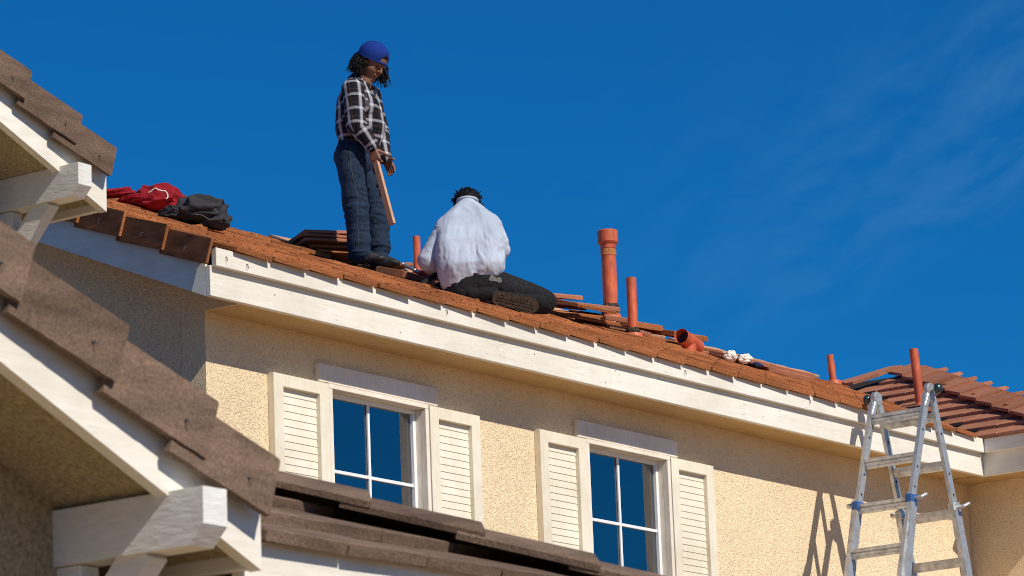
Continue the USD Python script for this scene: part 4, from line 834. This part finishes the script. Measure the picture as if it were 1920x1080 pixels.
for k in range(26):
    p = g(.045 + rg.normal(0, .02), -.080 + rg.normal(0, .006), .0 + rg.normal(0, .015)); j = lambda s: rg.normal(0, s, 3)
    hr.append(lock(p, [C(.010, .006, -.03) + j(.005), C(.008, 0, -.035) + j(.006), C(.002, -.002, -.030) + j(.010), C(.014, -.002, -.018) + j(.014)], rg.uniform(.006, .010)))
hr.append(to_tm(blob([(g(.062, .0, .082), .036), (g(.066, .018, .070), .028), (g(.066, -.018, .070), .028)])))
part("hair", hr, M["hair"], man)
# the stick in his hand
stick = rthing("wooden_stick", "pale wooden stick hanging from the standing man's hand", "stick", A_U, A_V, A_W)
s0, s1 = C(.062, -.180, .835), C(.192, -.262, .246)
part("batten", bar(s0, s1, .026, .050, up=(.75, -.66, 0.2), bev=.002), M["lumber"], stick)

# ---------------- the sitting man, seen from behind
B_U, B_V = 4.498, 1.3; B_W = roofw(B_V, 0.36)
mn = rthing("person", "sitting man seen from behind in pale blue long sleeved shirt and black trousers", "person", B_U, B_V, B_W)
K = dict(pelvis=(-.01, .05, .115), hipR=(.09, .10, .12), kneeR=(.515, .20, -.03), ankR=(.17, .04, -.02), hipL=(-.10, .12, .12), kneeL=(-.24, .46, .13), ankL=(-.05, .10, .0),
    shL=(-.175, .17, .585), shR=(.11, .17, .600), elL=(-.335, .11, .315), wrL=(-.255, .33, .265), elR=(.205, .22, .40), wrR=(.10, .45, .32), neck=(-.03, .25, .71), head=(-.03, .400, .790))
K = {k: V3(v, float) for k, v in K.items()}
HT2 = head_frame(K["head"], (-.05, .55, -.80))
core = [blob([(K["pelvis"], .11), (C(-.01, .04, .30), .10), (C(-.03, .15, .56), .10), (C(-.12, .16, .60), .06), (C(.06, .16, .60), .06)]), bone(C(-.03, .2, .62), .06, K["head"] + C(0, -.04, -.02), .055)]
for s in "RL": core += [bone(K["hip" + s], .085, K["knee" + s], .055), bone(K["knee" + s], .055, K["ank" + s], .040), bone(K["sh" + s], .055, K["el" + s], .040), bone(K["el" + s], .040, K["wr" + s], .028)]
lh = hand_parts(K["wrL"], (.35, .75, -.45), (.6, -.1, .3), 0.9, 1.0, thumb_side=1); rh = hand_parts(K["wrR"], (-.5, .75, -.4), (-.2, -.1, -.9), 0.7, 1.0, thumb_side=-1)
part("body", to_tm(union([to_mf(soft(union(core), .014, 6)), to_mf(soft(union(head_parts(HT2)), .008, 3))] + lh + rh)), M["skin"], mn, smooth=50)
sh = [blob([(C(-.20, .16, .575), .070), (C(.135, .16, .590), .070), (C(-.13, .15, .585), .10), (C(.065, .15, .60), .10), (C(-.085, .19, .665), .060), (C(.025, .19, .67), .060), (C(-.03, .22, .748), .062), (C(-.16, .07, .40), .115), (C(.11, .07, .41), .115), (C(-.03, .10, .4), .15)]),
      blob([(C(-.16, .07, .40), .115), (C(.11, .07, .41), .115), (C(-.135, .04, .24), .125), (C(.08, .04, .25), .125), (C(-.12, .06, .15), .125), (C(.055, .07, .20), .125), (C(.12, .10, .25), .09)])]
t = soft(union(sh), .009, 10)
slv = [[bone(C(-.185, .16, .570), .080, C(-.265, .135, .43), .074), bone(C(-.265, .135, .43), .074, K["elL"], .072), bone(K["elL"], .074, K["wrL"], .054), blob([(K["elL"] + C(.0, 0, -.01), .070), (K["elL"] + C(.055, .06, -.035), .058)]), blob([(C(-.14, .16, .60), .075), (C(-.20, .16, .555), .078)])],
       [bone(C(.125, .16, .580), .080, C(.185, .18, .46), .070), bone(C(.185, .18, .46), .070, K["elR"], .063), bone(K["elR"], .063, K["wrR"], .048), blob([(C(.075, .16, .61), .075), (C(.14, .16, .565), .078)])]]
for k, q in enumerate(slv):
    ts = soft(union(q), .009, 9); folds(ts, .007, (8, 8, 11), 41 + k); folds(ts, .003, (22, 22, 16), 51 + k); part("sleeve", ts, M["pale_shirt"], mn, smooth=True)
x, y, z = t.vertices.T; low = np.clip((.55 - z) / .35, 0, 1) * np.clip((z - .10) / .14, .15, 1)
folds(t, .016, (11, 4, 3.0), 12, mask=.3 + low); folds(t, .005, (6, 6, 8), 21, mask=.2 + .5 * low + .4 * (np.abs(x + .03) > .19)); folds(t, .003, (24, 18, 12), 33, mask=.15 + low)
part("shirt", t, M["pale_shirt"], mn, smooth=True)
ring = [C(-.03 + .075 * math.cos(a), .245 + .065 * math.sin(a), .786 - .018 * math.sin(a)) for a in np.linspace(0, 2 * math.pi, 20)]
part("collar", sweep(ring, .011), M["pale_shirt"], mn, smooth=40)
tr = [blob([(C(-.10, .07, .10), .125), (C(.07, .07, .12), .125), (C(-.01, .05, .16), .12), (C(-.08, .03, .06), .10)]), bone(C(.09, .10, .12), .130, C(.505, .21, -.005), .088), bone(C(-.10, .12, .11), .125, K["kneeL"], .09), bone(K["kneeL"], .09, C(-.07, .16, .03), .08), blob([(C(-.02, .0, .03), .07), (C(.12, .02, .02), .06), (C(.0, .1, .03), .08)])]
t = soft(union(tr), .010, 8); folds(t, .009, (9, 9, 9), 15); folds(t, .003, (24, 24, 24), 19)
part("trousers", t, M["black_cloth"], mn, smooth=True)
tc = soft(union([bone(C(.505, .20, -.015), .082, C(.25, .06, -.03), .066), blob([(C(.25, .06, -.03), .066), (C(.19, .03, -.02), .060)])]), .010, 6); folds(tc, .008, (9, 9, 9), 25); part("trouser_leg", tc, M["black_cloth"], mn, smooth=True)
gx, gz = np.meshgrid(np.linspace(0, 1, 9), np.linspace(0, 1, 9)); G_ = np.stack([.13 + .11 * gx + .02 * gz, np.full_like(gx, -.10), .10 + .06 * gz + .0 * gx], -1).reshape(-1, 3)
cg, _, fg = trimesh.proximity.closest_point(t, G_); cg = cg + V3([0, -.004, .001])
q_ = [(i * 9 + k, i * 9 + k + 1, (i + 1) * 9 + k + 1, (i + 1) * 9 + k) for i in range(8) for k in range(8)]
M["grey_patch"] = grainy("worn_grey_patch", (0.05, 0.05, 0.05), (0.20, 0.19, 0.17), scale=50.0, bump=0.3, dist=0.002, rand=0.0)
part("pocket", (cg, V3(q_)), M["grey_patch"], mn, smooth=True)
# the boot with its sole to the street
hl, toe = C(.155, -.055, -.020), C(.425, -.060, -.098)
ft = toe - hl; L = np.linalg.norm(ft); ft /= L; nz = C(0, -1, .0) - ft * C(0, -1, .0).dot(ft); nz /= np.linalg.norm(nz); sd2 = np.cross(nz, ft)
BT = frame(hl, ft, sd2, nz)
out = [(-.02, .0), (-.012, .034), (.02, .046), (.10, .038), (.17, .050), (.24, .053), (.285, .040), (.305, .010), (.300, -.020), (.27, -.046), (.20, -.052), (.12, -.040), (.02, -.046), (-.012, -.032)]
kx = L / .27
solep = Polygon([(a * kx, b * 1.12) for a, b in out])
bt = soft(union([blob([(BT[:3, :3] @ C(.02, 0, -.045) + hl, .046), (BT[:3, :3] @ C(.03, .01, -.12) + hl, .05), (BT[:3, :3] @ C(.10, 0, -.06) + hl, .046)]), blob([(BT[:3, :3] @ C(.10, 0, -.06) + hl, .046), (BT[:3, :3] @ C(.24, .012, -.030) + hl, .044), (BT[:3, :3] @ C(.235, -.012, -.030) + hl, .044), (BT[:3, :3] @ C(.18, 0, -.04) + hl, .048)])]), .01, 4)
boot = part("boot", bt, M["boot"], mn, smooth=True)
part("sole", prism(solep.buffer(.004), BT @ frame((0, 0, -.008), (1, 0, 0), (0, 1, 0), (0, 0, 1)), .018), M["sole"], boot)
tread = []
for a in np.arange(-.005, .30, .024):
    for b in (-.034, -.012, .012, .034):
        c = Polygon([(a - .008, b - .008), (a + .008, b - .008), (a + .010, b + .008), (a - .006, b + .008)])
        if solep.buffer(-.006).contains(c): tread.append(prism(c, BT @ frame((0, 0, .0095), (1, 0, 0), (0, 1, 0), (0, 0, 1)), .006))
part("tread", tread, M["sole"], boot)
bt2 = soft(union([blob([(C(-.02, .03, .0), .045), (C(.12, .02, -.025), .045), (C(.04, .04, .02), .05)])]), .01, 3); part("boot", bt2, M["boot"], mn, smooth=True)
# belt and hair
hc = to_tm(blob([((HT2 @ V3([-.022, 0, .042, 1]))[:3], .102), ((HT2 @ V3([.015, 0, .052, 1]))[:3], .090), ((HT2 @ V3([-.035, 0, -.01, 1]))[:3], .085)], 3)).subdivide()
hc.vertices += hc.vertex_normals * (np.abs(fbm(hc.vertices * 75, 3, 2) - .5) * .035 - .006)[:, None]; hm = [hc]
for k in range(220):
    d = rg.normal(0, 1, 3); d[0] -= .2; d /= np.linalg.norm(d)
    if d[2] < -.35 and d[0] > 0: continue
    p = (HT2 @ V3([d[0] * .100 - .012, d[1] * .098, d[2] * .098 + .04, 1]))[:3]; o_ = HT2[:3, :3] @ d; j = lambda s: rg.normal(0, s, 3)
    hm.append(lock(p, [o_ * .010 + j(.006), o_ * .006 + j(.008)], rg.uniform(.005, .009)))
part("hair", hm, M["hair"], mn)
bar_ = rthing("pry_bar", "black pry bar held down to the roof by the sitting man", "pry bar", B_U, B_V, B_W)
part("shaft", sweep([C(-.235, .30, .33), C(-.29, .12, .20), C(-.405, -.01, .10), C(-.43, -.02, .085)], .019), M["black_cloth"], bar_)

# ---------------- clothes left on the roof
def heap(center, radii, seed, freq, amp, sub=5, rot=0.0):
    """A heap of cloth: broad soft folds that run across it, a few sharp creases, flat underneath."""
    m = trimesh.creation.icosphere(sub, 1.0); n = m.vertices.copy(); g_ = np.random.default_rng(seed)
    ax_ = g_.normal(0, 1, 3); ax_ /= np.linalg.norm(ax_); ax2 = np.cross(ax_, g_.normal(0, 1, 3)); ax2 /= np.linalg.norm(ax2)
    w1 = (fbm(n * 1.1 + seed, 2, seed) - .5) * 5.0; w2 = (fbm(n * 1.5 + 9 + seed, 2, seed + 2) - .5) * 5.0
    a = 1 - np.abs(np.sin(n @ ax_ * freq + w1)) ** .8; b = 1 - np.abs(np.sin(n @ ax2 * freq * 1.4 + w2 + 1)) ** .9
    r = 1 + amp * (a * .9 + b * .5 - .7) + .10 * (fbm(n * 3 + seed, 3, seed + 4) - .5)
    q = n * r[:, None]; q[:, 2] = np.where(q[:, 2] < 0, q[:, 2] * .5, q[:, 2]); m.vertices = q
    trimesh.smoothing.filter_taubin(m, iterations=3); m.vertices = m.vertices * V3(radii); m.apply_transform(rot_local(0, rot, 0)); m.apply_translation(V3(center)); return m
def smooth_path(pts, n=24):
    from scipy.interpolate import make_interp_spline
    P = V3(pts); return list(make_interp_spline(np.linspace(0, 1, len(P)), P, k=min(3, len(P) - 1))(np.linspace(0, 1, n)))
def slopez(x, y): return -0.3375 * x + 0.244 * y
red = rthing("red_fleece", "dark red fleece jacket dropped on the tiles near the left roof edge", "jacket", 2.06, 2.2, roofw(2.2, 0.36))
RED = [heap((-.02, .0, .07), (.17, .14, .135), 4, 3.4, .24), heap((.10, .02, .03), (.11, .10, .10), 9, 3.4, .24), heap((-.30, .0, .14), (.15, .07, .048), 6, 5, .3), heap((-.17, -.04, .075), (.12, .07, .05), 11, 5, .3)]
part("cloth", RED, M["red_fleece"], red, smooth=True)
arc = [C(-.09 + .0, -.14, .14), C(-.04, -.165, .165), C(.02, -.165, .165), C(.055, -.155, .135), C(.065, -.15, .085), C(.062, -.15, .04)]
def onto(prim_meshes, pts, off=0.002):
    m = join(prim_meshes); c, _, f = trimesh.proximity.closest_point(m, V3(pts)); return list(c + m.face_normals[f] * off)
part("piping", sweep(onto(RED, smooth_path(arc)), .0045), M["rag_white"], red)
gry = rthing("grey_jacket", "dark grey jacket crumpled on the tiles in front of the red fleece", "jacket", 1.87, 1.7, roofw(1.7, 0.36))
GRY = [heap((.02, 0, .075), (.20, .15, .125), 14, 3.2, .26), heap((.14, -.02, .0), (.10, .11, .10), 17, 3.6, .28), heap((-.15, -.03, .06), (.11, .09, .07), 19, 3.6, .3)]
part("cloth", GRY, M["grey_cloth"], gry, smooth=True)
zp = [C(.02, -.17, .0), C(.05, -.18, -.03), C(.09, -.18, -.035), C(.12, -.175, -.02), C(.15, -.17, -.03)]
part("zip", sweep(onto(GRY, smooth_path(zp)), .0035), M["thread"], gry)
